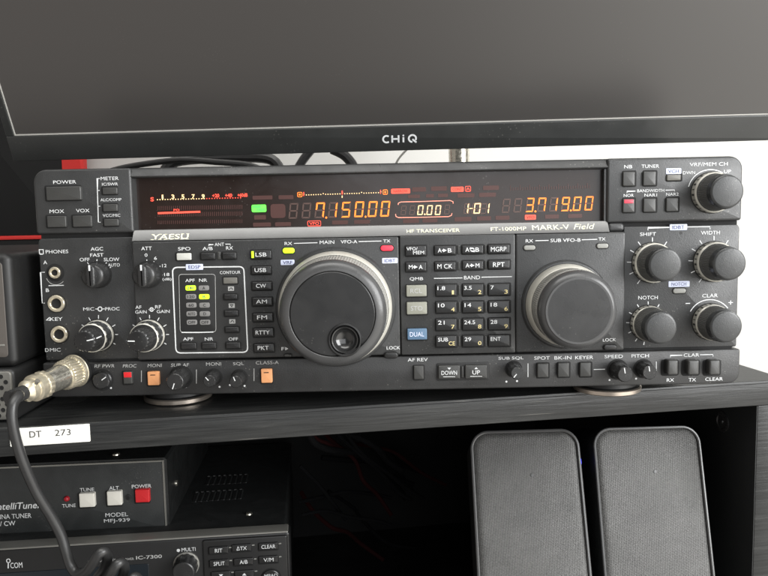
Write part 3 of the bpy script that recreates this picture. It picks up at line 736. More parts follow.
key('MGRP', (488.2, 244.8, 509.6, 253.4)); key('M CK', (434.8, 262, 455.6, 270.6)); arrow_key('A', 'M', (462.4, 261, 483.2, 269.8)); key('RPT', (488.4, 260.4, 509.8, 268.8))
for cx, y0, y1 in ((458.8, 245.2, 254.6), (485.7, 244.6, 253.8), (459, 261.6, 270.4), (485.9, 260.8, 269.4)): button((cx - 1.5, y0, cx + 1.5, y1), YK, .0006, KEYG, name='key_divider', well=0)
key('RCL', (406.4, 285.2, 426.6, 296.6), OLIVEKEY, GREYTXT, label='olive grey key'); key('STO', (406.8, 302.2, 427, 314.4), OLIVEKEY, GREYTXT, label='olive grey key')
key('DUAL', (407.4, 328.8, 427, 339.8), BLUEKEY, TAG, label='blue key')
rows = ((284.6, 296), (301.8, 313), (319, 330.4), (336, 347)); cols = ((436, 456.6), (462.6, 483.4), (488.6, 509.8))
WT = (('1.8', '3.5', '7'), ('10', '14', '18'), ('21', '24.5', '28'), ('SUB', '29', 'ENT')); YT = (('1', '2', '3'), ('4', '5', '6'), ('7', '8', '9'), ('CE', '0', ''))
for i, (y0, y1) in enumerate(rows):
    for j, (x0, x1) in enumerate(cols):
        yo = -j * .35; w = WT[i][j]; t = YT[i][j]; n = len(w.replace('.', ''))
        lg = [(w, x0 + 1.8 + n * 1.75, y0 + 3.6 + yo, n * 3.3 + (1 if '.' in w else 0), 3.9, WHITE)]
        if t: lg.append((t, x1 - 2.6 - len(t) * 1.1, y1 - 3.6 + yo, 2.8 * len(t) + (.6 if t != '1' else -.8), 4, YELLOW))
        button((x0, y0 + yo, x1, y1 + yo), YK, .0020, KEY, lg, name='keypad_key', r=.0005)
    for cx in (459.4, 486): button((cx - 1.3, y0 + .2, cx + 1.3, y1 - .4), YK, .0006, KEYG, name='key_divider', well=0)
# bottom strip keys
b = MB(RF); b.rslab((436.4, 362.6, 489.6, 380.4), YS - .0003, YS + .002, BLACK, r=.0012, b=.0002); b.build('key_surround', radio, origin=(.04, YS, -.125))
for t, x0, x1, up in (('DOWN', 438.4, 460, 0), ('UP', 465.2, 487.2, 1)):
    b = MB(RF); y = YS - .0026; a = RF.rect(x0, 365.6 - up * .4, x1, 379 - up * .4, y); b.slab(*a, y, YS + .002, KEYG, r=.0006, b=.0006)
    cx, cy = (x0 + x1) / 2, 372.6 - up * .4
    b.text(t, cx, cy + .2, 15.5 if not up else 7.6, 4.2, y, WHITE, .004); b.pline([(cx - 6, cy + 4.2), (cx + 6, cy + 4.1)], y - .0001, WHITE, .0003)
    d = 1.4 * (1 if up else -1)
    b.add([(u, y - .0001, v) for u, v in (RF.at(cx - 1.8, cy - 4 + d * .6, y), RF.at(cx + 1.8, cy - 4 + d * .6, y), RF.at(cx, cy - 4 - d * .8, y))], [(0, 1, 2)], WHITE)
    b.build('push_button', radio, origin=((a[0] + a[1]) / 2, YS, (a[2] + a[3]) / 2))
button((458.6 + 2.6, 366.4, 464.2, 377.8), YS, .0012, KEYG, name='key_divider', well=0)
button((147.4, 371.8, 158.8, 385.4), YS, .0026, ORANGEKEY, label='orange push button', legends=[('—', 152.8, 375, 5, .9, KEY)]); button((261, 369.2, 272, 383), YS, .0026, ORANGEKEY, label='orange push button', legends=[('—', 266.2, 372.6, 5, .9, KEY)])
button((123.2, 371.8, 132, 384), YS, .0024, KEYG, lamp=((123.8, 372.2, 131.4, 377.4), REDKEY), label='push button with red top')
for bx in ((413.8, 366, 423.6, 379.4),): button(bx, YS, .0022, KEYG)
for bx in ((537.4, 363.6, 548.4, 377.4), (558, 363, 569.2, 377), (580, 362.8, 591, 376.6)): button(bx, YS, .0024, KEYG)
# rocker keys at the right: flat black plate paints the dark well, key stands forward at right half
for x0, x1 in ((666, 678.4), (686.6, 699.4), (707.8, 720.4)):
    b = MB(RF); a = RF.rect(x0 - 5.2, 359.6, x1 + .6, 375.8, YS); b.slab(*a, YS - .0002, YS + .002, GAP, r=.0016, b=.0001)
    q = RF.rect(x0 + 1.6, 360.2, x1, 375.2, YS - .0048); b.slab(*q, YS - .0048, YS + .002, KEYG, r=.0012, b=.0011, seg=5)
    b.build('push_button', radio, origin=((a[0] + a[1]) / 2, YS, (a[2] + a[3]) / 2))
# oval lamps and lock buttons
def lamp(px, py, w, h, y, m, name='indicator_lamp', label=None, hh=.0008):
    b = MB(RF); q = RF.rect(px - w / 2 - .8, py - h / 2 - .8, px + w / 2 + .8, py + h / 2 + .8, y); b.slab(*q, y - .0003, y + .001, GAP, r=(q[3] - q[2]) / 2.1, b=.0001, seg=8)
    q = RF.rect(px - w / 2, py - h / 2, px + w / 2, py + h / 2, y); b.slab(*q, y - hh, y + .001, m, r=(q[3] - q[2]) / 2.1, b=min(.0005, hh * .7), seg=8)
    return b.build(name, radio, label, origin=((q[0] + q[1]) / 2, y, (q[2] + q[3]) / 2))
lamp(288.7, 250.6, 12, 5.6, YC, LIME, label='lit lime lamp'); lamp(387, 248.1, 12.6, 5.4, YC, LAMPRED, label='lit red lamp')
lamp(529.4, 247.7, 11.6, 4.8, YC, LAMPOFF); lamp(602.4, 245.9, 11.6, 4.8, YC, LAMPOFF); lamp(679.2, 290.8, 13, 5, YR, LAMPOFF)
lamp(288, 355.2, 7, 2.2, YC, KEYG, 'push_button', hh=.0016); lamp(391, 355, 13, 5.4, YC, KEY, 'push_button', hh=.0016); lamp(609.6, 347, 12.6, 4.8, YC, KEY, 'push_button', hh=.0016)

# --- jacks
def jack(px, py, rw, ro, rh, y):
    x, z = RF.at(px, py, y); b = MB(RF)
    b.lathe(x, z, y, [(rw, -.001, GAP), (rw, .0002, GAP), (ro + .0002, .0003, GAP)], 32)
    b.lathe(x, z, y, [(ro, .0002, BRASS), (ro, .0013, BRASS), (ro - .0004, .0018, BRASS), (rh + .0004, .0018, BRASS), (rh, .0013, BRASS), (rh * .98, .0006, GAP), (rh * .9, .0005, GAP)], 32)
    b.build('headphone_jack', radio, origin=(x, y, z))
jack(55.3, 272.6, .0052, .0034, .0018, YL); jack(56.9, 303.4, .0056, .0050, .0030, YL); jack(59.8, 334.1, .0056, .0050, .0030, YL)

# --- knobs
def selector(px, py, y, ang=0):
    x, z = RF.at(px, py, y); b = MB(RF)
    b.lathe(x, z, y, [(.0080, .0, GAP), (.0080, .0003, GAP), (.0073, .0004, KNOB), (.0071, .0075, KNOB), (.0067, .0092, KNOB), (.0058, .0102, KNOB), (.0045, .0106, KNOB)], 48)
    b.slab(x - .0027, x + .0027, z - .0068, z + .0068, y - .0130, y - .0045, KNOB, r=.0030, b=.0013, seg=8)
    b.slab(x - .0005, x + .0005, z + .0032, z + .0064, y - .01312, y - .0129, WHITE, r=.0001, b=0)
    b.build('selector_knob', radio, origin=(x, y, z))
selector(98.4, 274.6, YL); selector(148.6, 274.4, YC)
def dual_knob(px, py, y, ptr):
    x, z = RF.at(px, py, y); b = MB(RF)
    b.lathe(x, z, y, [(.0098, 0, GAP), (.0098, .0003, GAP), (.0092, .0004, CREAM), (.0092, .0020, CREAM), (.0088, .0026, KNOBG), (.0086, .0030, KNOBG), (.0085, .0095, CREAM), (.0083, .0105, CREAM), (.0078, .0110, KNOB), (.0066, .0111, KNOB)], 96, knurl=((5, 6), .07, 8, 3))
    ring = b.build('dual_knob', radio, origin=(x, y, z))
    b = MB(RF)
    b.lathe(x, z, y, [(.0066, .0108, KNOB), (.0064, .0118, KNOB), (.0063, .0195, KNOB), (.0061, .0208, KNOB), (.0055, .0214, KNOB), (.0052, .0215, DIALFACE)], 96, knurl=((1, 2, 3), .05, 6, 2))
    c, s_ = math.cos(rad(ptr)), math.sin(rad(ptr))
    b.stroke([(x + .0015 * c, z + .0015 * s_), (x + .0054 * c, z + .0054 * s_)], .0006, y - .02165, WHITE)
    V0 = Vector((x + .00665 * c, z + .00665 * s_)); n = Vector((-s_, c)) * .00035
    b.add([(V0.x - n.x, y - .0205, V0.y - n.y), (V0.x + n.x, y - .0205, V0.y + n.y), (V0.x + n.x * 1, y - .0125, V0.y + n.y), (V0.x - n.x, y - .0125, V0.y - n.y)], [(0, 1, 2, 3)], WHITE)
    b.build('inner_knob', ring, origin=(x, y - .011, z))
dual_knob(98.6, 335.2, YL, 12); dual_knob(149.4, 335, YC, 178)
def big_knob(px, py, y, rs=.0118, rb=.0102, hb=.0175, ht=.0205, marks=24):
    x, z = RF.at(px, py, y); b = MB(RF)
    b.lathe(x, z, y, [(rs + .0004, 0, GAP), (rs + .0004, .0003, GAP), (rs, .0004, CREAM), (rs - .0002, .0044, CREAM), (rs - .0010, .0052, KNOBG), (rb + .0002, .0056, KNURLG), (rb, .0064, KNURLG), (rb - .0003, hb - .003, KNURLG), (rb - .0006, hb - .0024, KNOBG), (rb - .0005, hb, KNOBG), (rb - .0010, ht - .0006, KNOBG), (rb - .0018, ht, KNOBG), (rb - .0022, ht + .0001, KNOBG)], 264, knurl=((6, 7), .035, 4, 2))
    k = b.build('rotary_knob', radio, origin=(x, y, z))
    b = MB(RF)
    for i in range(marks):
        a = 2 * PI * i / marks + .1; c, s_ = math.cos(a), math.sin(a); n = Vector((-s_, c)) * (.00022 if i % 2 else .0005)
        R0 = rs + .00012
        b.add([(x + R0 * c + sg * n.x, y - h, z + R0 * s_ + sg * n.y) for sg, h in ((-1, .0012), (1, .0012), (1, .0040), (-1, .0040))], [(0, 1, 2, 3)], BLACK)
    b.build('skirt_marks', k, origin=(x, y, z))
big_knob(711.4, 192.6, Y0, ht=.0200); big_knob(652, 262.6, YR); big_knob(713.6, 261.6, YR); big_knob(648, 323, YR, rs=.0106, rb=.0100); big_knob(710.4, 321.6, YR, rs=.0108, rb=.0100)
def small_knob(px, py, y, r, h, ptr, m=KNOB, name='level_knob', kn=8):
    x, z = RF.at(px, py, y); b = MB(RF)
    b.lathe(x, z, y, [(r * 1.25, 0, GAP), (r * 1.25, .0002, GAP), (r * 1.05, .0003, m), (r, h * .3, m), (r * .96, h * .88, m), (r * .86, h * .98, m), (r * .8, h, m)], 80, knurl=((3, 4), .06, kn, kn // 2))
    c, s_ = math.cos(rad(ptr)), math.sin(rad(ptr))
    b.stroke([(x + .15 * r * c, z + .15 * r * s_), (x + .78 * r * c, z + .78 * r * s_)], .0005, y - h - .0001, WHITE)
    b.build(name, radio, origin=(x, y, z))
small_knob(102.5, 379.8, YS, .0052, .0030, 35, kn=20); small_knob(181, 377, YS, .0056, .0135, 250, kn=10); small_knob(214, 376.6, YS, .0040, .0125, 130); small_knob(239.4, 377.4, YS, .0040, .0120, 110)
small_knob(513.6, 369, YS, .0041, .0120, 230, KNOBG); small_knob(617.4, 369.4, YS, .0050, .0145, 100, KNOB, kn=10); small_knob(643.2, 368.6, YS, .0047, .0110, 100, KNOB)

# --- tuning dials
def dial(px, py, y, R0, R1, RFc, h, dimple=None, face=DIALFACE, label=None):
    x, z = RF.at(px, py, y); b = MB(RF)
    b.lathe(x, z, y, [(R0 + .0022, 0, PANEL), (R0 + .0021, .0008, PANEL), (R0 + .0012, .0019, PANEL), (R0 + .0002, .0021, GAP), (R0 - .0002, .0021, GAP)], 128, close=False)
    b.lathe(x, z, y, [(R0, .0015, CREAM), (R0 - .0002, .0060, CREAM), (R0 - .0012, .0085, CREAM), (R0 - .0020, .0092, CREAM)], 128, close=False)
    Rm = R0 - .0022
    b.lathe(x, z, y, [(R1 + .0006, h - .0075, DIALRING), (R1 + .0010, h - .0050, DIALRING), (R1 + .0004, h - .0028, DIALRING), (R1 - .0016, h - .0008, DIALRING), (R1 - .0042, h, DIALRING), (RFc + .0006, h, DIALRING), (RFc + .0003, h - .0003, GAP), (RFc + .0002, h - .0012, GAP), (RFc - .0004, h - .0012, GAP)], 128, close=False)
    d = b.build('tuning_dial', radio, label, origin=(x, y, z))
    b = MB(RF)
    b.lathe(x, z, y, [(Rm, .0090, RUBBER), (Rm - .0002, .0100, RUBBER), (R1 + .0014, h - .0085, RUBBER), (R1 + .0006, h - .0074, RUBBER)], 480, knurl=((1, 2), .014, 4, 2), close=False)
    b.build('knurled_grip', d, origin=(x, y - .01, z))
    b = MB(RF)
    if not dimple:
        b.lathe(x, z, y, [(RFc, h - .0014, face), (RFc, h - .0004, face), (RFc - .0005, h, face), (RFc * .6, h + .0001, face), (0.0001, h + .0001, face)], 96)
    else:
        b.lathe(x, z, y, [(RFc, h - .0014, face), (RFc, h - .0004, face), (RFc - .0005, h, face)], 96, close=False)
        ux, uz = RF.at(dimple[0], dimple[1], y - h)
        ring = lambda cx, cz, r: [(cx + r * math.cos(2 * PI * k / 96), y - h, cz + r * math.sin(2 * PI * k / 96)) for k in range(96)]
        b.add(ring(x, z, RFc - .0005) + ring(ux, uz, .0090), [(k, (k + 1) % 96, 96 + (k + 1) % 96, 96 + k) for k in range(96)], face)
    b.build('dial_face', d, origin=(x, y - h, z))
    if dimple:
        ux, uz = RF.at(dimple[0], dimple[1], y - h); b = MB(RF)
        prof = [(.0092, -.0004, DIALFACE), (.0092, .0005, DIALFACE), (.0089, .0009, DIALFACE), (.0084, .0010, DIALFACE), (.0081, .0006, GAP), (.0080, -.0010, GAP), (.0077, -.0012, KNOBP), (.0075, -.0002, KNOBP), (.0071, .0002, KNOBP), (.0066, .0000, KNOBP)]
        prof += [(.0064 * math.cos(rad(t)), -.0004 - .0042 * math.sin(rad(t)), KNOBP) for t in range(0, 90, 10)] + [(.0001, -.0046, KNOBP)]
        b.lathe(ux, uz, y - h, prof, 64)
        b.build('finger_dimple', d, origin=(ux, y - h, uz))
KNOBP = mat('polished_black', (.02, .02, .02), .16, spec=.8, rvar=.06, nscale=300)
dial(335.8, 307.2, YC, .0330, .0286, .0232, .031, (344.8, 340), DIALFACE, 'main tuning dial with finger dimple')
dial(565.8, 304.4, YC, .0240, .0210, .0178, .030, None, DIALFACE_B)

# --- feet
for px in (171, 614.5):
    x = RF.at(px, 395, .012)[0]; b = MB(RF); y = .028
    b.vlathe(x, y, Z_SHELF + .0003, [(.0195, 0, BRONZE), (.0208, .0008, BRONZE), (.0210, .0030, BRONZE), (.0200, .0036, BLACK), (.0185, .0044, BLACK), (.0180, .0135, BLACK)], 64)
    b.build('foot', radio, origin=(x, y, Z_SHELF))
for x in (-.15, .15):
    b = MB(RF); b.vlathe(x, .31, Z_SHELF + .0003, [(.012, 0, BLACK), (.0125, .002, BLACK), (.011, .0135, BLACK)], 32); b.build('foot', radio, origin=(x, .31, Z_SHELF))

# ================================================================== shelf unit
SYAW = 9.27
SF = Frame((-.1764, -.0248, Z_SHELF), SYAW)
shelf = thing('shelf_unit', 'black wood-grain shelf unit with open cubby below its top board', 'shelf', SF)
b = MB(SF)
SR = .4445
b.slab(-.55, SR, -.0165, 0, 0, .56, WOOD, r=.0003, b=.0005, seg=1)
b.box(-.549, SR - .0005, -.0004, .001, -.0019, -.0016, GAP)
b.build('top_board', shelf)
b = MB(SF); b.slab(SR - .0215, SR, -.27, -.0167, .0002, .545, WOOD, r=.0002, b=.0004, seg=1); b.build('side_board', shelf)
b = MB(SF); b.box(-.55, SR - .0217, .40, .408, -.26, -.0167, CLOTH); b.build('back_board', shelf)
b = MB(SF); b.slab(-.55, SR - .0217, -.27, -.2545, .0002, .40, WOOD, r=.0002, b=.0004, seg=1); b.build('bottom_board', shelf)
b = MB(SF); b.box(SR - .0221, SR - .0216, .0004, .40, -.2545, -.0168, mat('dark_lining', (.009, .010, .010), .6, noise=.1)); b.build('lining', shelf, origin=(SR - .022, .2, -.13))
# cam fitting on the inner face of the side board
cx = SR - .0221
def on_side(px, py):
    r = SF.ray(px, py); pt = SF.c + r * ((cx - SF.c.x) / r.x); return pt
q = on_side(722.5, 421.5); b = MB(SF)
seg = 24
rings = [[(cx - h, q.y + r * math.cos(2 * PI * k / seg), q.z + r * math.sin(2 * PI * k / seg)) for k in range(seg)] for r, h in ((.0075, .0), (.0074, .0008), (.0055, .0010), (.005, .0004), (.0018, .0005), (.0014, .0014))]
b.prism(rings, KNOB, True, True); b.build('cam_fitting', shelf, origin=(cx, q.y, q.z))
# sticker
b = MB(SF)
xa, za = SF.at(9.2, 424.5); xb, zb_ = SF.at(89.6, 424.3); _, zc = SF.at(50, 441)
b.slab(xa, xb, -.0108, -.0007, -.0007, .0005, STICKER, r=.0004, b=.0001)
sx, sz = SF.at(36, 434.2); 
b.text('DT', 35.5, 434.2, 12, 6.8, -.0008, INK, -.002); b.text('273', 62.8, 432.4, 16, 6.8, -.0008, INK, -.002)
b.build('label_sticker', shelf, 'white sticker reading DT 273', origin=(xa, 0, -.007))

# ================================================================== antenna tuner
TF = Frame((-.1822, .152, -.2222), 4.0, 0, 0)
TW, TH, TD = .172, .0605, .20
tuner = thing('antenna_tuner', 'black antenna tuner box with white and red buttons on top of smaller radio', 'tuner', TF)
b = MB(TF)
prof = [(-TW, 0), (-.0018, 0), (0, -.0018), (0, -TH), (-TW, -TH)]
b.prism([[(x, y, z) for x, z in prof] for y in (.0012, TD)], CASE)
b.build('case', tuner, origin=(-TW / 2, TD / 2, -TH))
b = MB(TF)
b.slab(-TW, -.0035, -TH + .0015, -.0030, -.0002, .0011, TUNERFACE, r=.0003, b=.0001)
for px, py, t, w, h in ((87, 489.6, 'TUNE', 14.4, 3.6), (114, 488, 'ALT', 9.8, 3.7), (141.6, 486.2, 'POWER', 19.6, 3.8), (69, 505.6, 'TUNE', 13.6, 3.6), (116.7, 514.6, 'MODEL', 22.6, 4.2), (117, 520.8, 'MFJ-939', 26, 4.6), (6, 516.6, 'ANTENNA TUNER', 51, 5), (2, 523.7, 'SSB / CW', 27, 5)):
    b.text(t, px, py, w, h, -.0002, WHITE, .008)
b.text('IntelliTuner', 18.5, 505.8, 46, 7, -.0002, WHITE, .006, .22)
b.build('front_panel', tuner, origin=(-TW / 2, 0, -TH / 2))
b = MB(TF)
b.prism([[(-TW, y, z), (-TW, y, z - .0012), (-.0034, y, z - .0012), (-.0034, y, z)] for y, z in ((-.0007, -.0016), (.0013, -.0016))], EDGEGREY)
b.prism([[(x, y, -.0016), (x - .0012, y, -.0016), (x - .0012, y, -TH + .0006), (x, y, -TH + .0006)] for x, y in ((-.0020, -.0007), (-.0020, .0013))], EDGEGREY)
b.build('front_lip', tuner, origin=(0, 0, -.002))
def tbutton(x0, y0, x1, y1, m, h=.004, label=None):
    b = MB(TF); q = TF.rect(x0 - .8, y0 - .8, x1 + .8, y1 + .8, 0); b.slab(*q, -.0004, .001, GAP, r=.0006, b=.0001)
    q = TF.rect(x0, y0, x1, y1, -h); b.slab(*q, -h, .001, m, r=.0008, b=.0008); b.build('push_button', tuner, label, origin=((q[0] + q[1]) / 2, 0, (q[2] + q[3]) / 2))
tbutton(79, 493.4, 94.6, 507.4, WHITEKEY); tbutton(106.8, 491.4, 121.6, 505.6, WHITEKEY); tbutton(135, 489.6, 149.4, 502.6, REDKEY, label='red push button')
x, z = TF.at(67, 498.4); b = MB(TF); b.lathe(x, z, 0, [(.0023, 0, REDLED := mat('red_led', (.35, .012, .02), .25)), (.0023, .001, REDLED), (.0017, .0022, REDLED), (.0006, .0028, REDLED)], 24); b.build('indicator_lamp', tuner, origin=(x, 0, z))
x, z = TF.at(128.4, 497); b = MB(TF); b.lathe(x, z, 0, [(.0022, 0, BLACK), (.0022, .0010, BLACK), (.0014, .0012, GAP)], 24); b.build('indicator_lamp', tuner, origin=(x, 0, z))
# screws on the top and the side
x, y = TF.top(116, 454.5); b = MB(TF); b.vlathe(x, y, -.0002, [(.0032, 0, SILVER), (.0030, .0010, SILVER), (.0016, .0016, SILVER)], 20); b.build('screw', tuner, origin=(x, y, 0))
r = TF.ray(176, 483); q = TF.c + r * ((0 - TF.c.x) / r.x); b = MB(TF)
b.prism([[(h, q.y + rr * math.cos(2 * PI * k / 16), q.z + rr * math.sin(2 * PI * k / 16)) for k in range(16)] for rr, h in ((.0028, -.0002), (.0026, .0012), (.001, .0016))], SILVER); b.build('screw', tuner, origin=(0, q.y, q.z))
for x in (-.155, -.02):
    for y in (.02, .17):
        b = MB(TF); b.vlathe(x, y, -TH - .0040, [(.006, 0, BLACK), (.0062, .002, BLACK), (.006, .0041, BLACK)], 20); b.build('foot', tuner, origin=(x, y, -TH))

# ================================================================== smaller transceiver below
IF = Frame((-.0812, .1315, -.2868 + .0095), 5.6, 0, 0)
IW, IH, ID = .240, .094, .238
small = thing('compact_transceiver', 'compact black radio transceiver with round multi knob under the antenna tuner', 'radio', IF)
VENTRIB = mat('vent_rib', (.05, .052, .052), .5)
b = MB(IF); b.slab(-IW + .004, -.004, -IH, -.0014, .0142, ID, CASE, r=.002, b=.0008)
# top vents: two rows of slots
for (xa, ya), (xb, yb), n in (((209, 477), (246, 475), 8), ((197, 493), (241, 490), 9)):
    for k in range(n):
        t = k / (n - 1); px, py = xa + (xb - xa) * t, ya + (yb - ya) * t
        u = IF.top(px, py, -.0014)
        b.box(u[0] - .0013, u[0] + .0013, u[1] - .022, u[1], -.0014, -.0011, GAP); b.box(u[0] + .0013, u[0] + .0024, u[1] - .022, u[1], -.0014, -.0009, VENTRIB); b.box(u[0] - .0013, u[0] + .0010, u[1], u[1] + .0012, -.0014, -.0004, RIMGREY)  # grey end block paints the lit tip of each slot
b.build('case', small, origin=(-IW / 2, ID / 2, -IH))
u = IF.top(249, 514, -.0014); b = MB(IF); b.vlathe(u[0], u[1], -.0014, [(.0030, 0, SILVER), (.0026, .0010, SILVER), (.001, .0014, SILVER)], 20); b.build('screw', small, origin=(u[0], u[1], 0))
b = MB(IF)
FP = mat('front_gloss_black', (.014, .014, .014), .34, noise=.1, nscale=80)
b.slab(-IW, 0, -IH, 0, 0, .0142, FP, r=.003, b=.0022, seg=5)
xk = IF.at(203, 556)[0]
b.slab(xk, -.0022, -IH + .002, -.0022, -.0016, .004, FP, r=.002, b=.0012)
b.text('COM', 16.4, 565.2, 12, 6, 0, WHITE, .006); b.pline([(8.2, 563.2), (8.2, 568.4)], -.0001, WHITE, .0008); b.arc(8.4, 560.8, 1.8, 0, 360, -.0001, WHITE, .0006)
b.text('TRANSCEIVER', 123, 559.4, 22, 2.4, 0, GREYTXT, .012); b.text('HF/50MHz', 96, 561.4, 16, 2.4, 0, GREYTXT, .012); b.text('IC-7300', 149, 557, 26, 3.8, 0, GREYTXT, .016)
b.text('MULTI', 188.6, 549.4, 14, 3.8, 0, WHITE, .006); b.disc(*IF.at(178.4, 550.4, 0), .0013, -.0001, WHITE, 12)
b.build('front_panel', small, origin=(-IW / 2, 0, -IH / 2))
b = MB(IF); b.slab(-IW + .001, -.0015, -.0032, .0004, .0006, .0140, EDGEGREY, r=.0010, b=.0010); b.build('top_trim', small, origin=(-IW / 2, 0, 0))
b = MB(IF); q = IF.rect(-40, 570, 152, 680, 0); b.slab(q[0], q[1], -IH + .01, IF.at(80, 568)[1], -.0006, .001, mat('small_screen', (.012, .016, .020), .2), r=.001, b=.0003); b.build('screen', small, origin=(-.15, 0, -.04))
x, z = IF.at(186.5, 564, 0); b = MB(IF)
b.lathe(x, z, 0, [(.0100, 0, EDGEGREY), (.0100, .0012, EDGEGREY), (.0092, .0016, KNOB), (.0088, .012, KNOB), (.0082, .0145, KNOB), (.0074, .015, KNOB)], 72, knurl=((2, 3), .05, 6, 3)); b.build('multi_knob', small, origin=(x, 0, z))
for t, px, py, w in (('RIT', 218.6, 550.6, 7.4), ('ΔTX', 241.6, 548.2, 10.4), ('CLEAR', 268.4, 546.6, 14), ('SPLIT', 219.2, 563.6, 11), ('A/B', 243.6, 562, 8), ('V/M', 268.6, 559.8, 10), ('▼', 221, 575.4, 4.5), ('▲', 244.4, 574.2, 4.5)):
    y = -.0016; b = MB(IF); q = IF.rect(px - 10.6, py - 4.2, px + 10.2, py + 4.2, y); b.slab(*q, y - .0002, y + .001, GAP, r=.0008, b=.0001)
    q = IF.rect(px - 9.8, py - 3.6, px + 9.6, py + 3.4, y - .0016); b.slab(*q, y - .0016, y + .001, KEY, r=.0006, b=.0006)
    if t in '▼▲':
        d = 2 if t == '▼' else -2
        b.add([(u, y - .0018, v) for u, v in (IF.at(px - 2.2, py - d * .6, y - .0016), IF.at(px + 2.2, py - d * .6, y - .0016), IF.at(px, py + d * .6, y - .0016))], [(0, 1, 2)], WHITE)
    else: b.text(t, px, py, w, 4, y - .0016, WHITE, .004)
    b.build('push_button', small, origin=((q[0] + q[1]) / 2, y, (q[2] + q[3]) / 2))
    x, z = IF.at(px + 11.6, py - 3.2, y)
    b = MB(IF); b.slab(x - .001, x + .001, z - .0004, z + .0004, y - .0003, y + .001, LAMPOFF, r=.0001, b=0); b.build('indicator_lamp', small, origin=(x, y, z))
x, z = IF.at(271, 578, -.0016); b = MB(IF); b.lathe(x, z, -.0016, [(.0082, 0, GAP), (.0082, .0002, GAP), (.0074, .0003, KEY), (.0072, .0016, KEY), (.0066, .0020, KEY)], 40)
b.text('MPAD', 271, 575.6, 13, 3.4, -.0036, WHITE, .003); b.build('push_button', small, 'round push button', origin=(x, 0, z))
for x in (-.21, -.03):
    for y in (.03, .2):
        b = MB(IF); b.vlathe(x, y, -IH - .0203 + .0015, [(.008, 0, BLACK), (.008, .0188, BLACK)], 20); b.build('foot', small, origin=(x, y, -IH))

# ================================================================== loudspeakers
def speaker_at(fr, label):
    t = thing('desk_speaker', label, 'speaker', fr, 'grey mesh desk speakers'); return t
W, HH, DP = .0755, .222, .072
S1 = Frame((.0926, .0751, -.1821), -4.3, -22.5, -1.7); S2 = Frame((.1781, .0737, -.1812), 1.1, -16.6, -.2)
sp1 = speaker_at(S1, 'left grey mesh desk speaker with a tiny blue light on its side')
b = MB(S1); b.slab(-W / 2, W / 2, -HH, 0, .0018, DP, CASE, r=.0125, b=.001, seg=10); b.build('cabinet', sp1, origin=(0, DP / 2, -HH))
b = MB(S1)
def rim_loops(w0, r): 
    pts = []
    for sx, sz, a0 in ((1, 0, 0), (-1, 0, 90), (-1, 1, 180), (1, 1, 270)):
        ox = sx * (W / 2 - w0 - r); oz = (-w0 - r) if not sz else (-HH + w0 + r)
        for k in range(11): a = rad(a0 + 9 * k); pts.append((ox + r * math.cos(a), oz + r * math.sin(a)))
    return pts
L_ = [[(x, y, z) for x, z in rim_loops(w0, r)] for w0, r, y in ((0, .0125, .0017), (0, .0125, .0002), (.0005, .0120, -.0003), (.0013, .0112, -.0004), (.0019, .0106, .0001), (.0021, .0104, .0014))]
b.prism(L_, RIMGREY, False, False); b.build('rim', sp1, origin=(0, 0, 0))
b = MB(S1)
L_ = [[(x, y, z) for x, z in rim_loops(w0, r)] for w0, r, y in ((.0021, .0104, .0016), (.0026, .0100, .0011), (.0048, .0080, .0004), (.0065, .0063, .0002))]
b.prism(L_, GRILLE, False, True); b.build('grille', sp1, origin=(0, 0, -.1))
b = MB(S1); b.lathe(.0035, -.031, .0001, [(.0013, -.0003, RIMGREY), (.0011, .0002, RIMGREY), (.0004, .0003, RIMGREY)], 16); b.build('grille_badge', sp1, origin=(.0035, 0, -.031))
b = MB(S1); b.box(-W / 2 + .006, W / 2 - .006, .03, .10, -HH - .002, -HH + .01, CASE); b.build('base', sp1, origin=(0, .05, -HH))
kids = list(sp1.children)
sp2 = sp1.copy(); COL.objects.link(sp2); sp2.location = S2.loc; sp2.rotation_euler = S2.R.to_euler(); sp2['label'] = 'right grey mesh desk speaker beside the side board of the shelf unit'
for c in kids:
    d = c.copy(); COL.objects.link(d); d.parent = sp2
b = MB(S1); b.slab(W / 2 - .0005, W / 2 + .0007, -.0245, -.0205, .003, .006, LEDBLUE, r=.0004, b=.0002); b.build('indicator_lamp', sp1, 'small blue lamp', origin=(W / 2, .004, -.0225))

# ================================================================== monitor
MF = Frame((-.2490, .0703, .0110), -.1, 27, -.5)
mon = thing('computer_monitor', 'large dark flat monitor leaning forward above the radio', 'monitor', MF)
MW, MH = .545, .325
b = MB(MF)
bz = .0175
b.slab(0, MW, 0, bz, -.0015, .012, BEZEL, r=.0005, b=.0006)
b.slab(0, .0052, bz, MH, -.0012, .012, BEZEL, r=.0003, b=.0005); b.slab(MW - .0052, MW, bz, MH, -.0012, .012, BEZEL, r=.0003, b=.0005); b.slab(.0052, MW - .0052, MH - .0052, MH, -.0012, .012, BEZEL, r=.0003, b=.0005)
for pts in ([(382.4, 136.4), (385.4, 133.9), (389, 134.6)],): pass
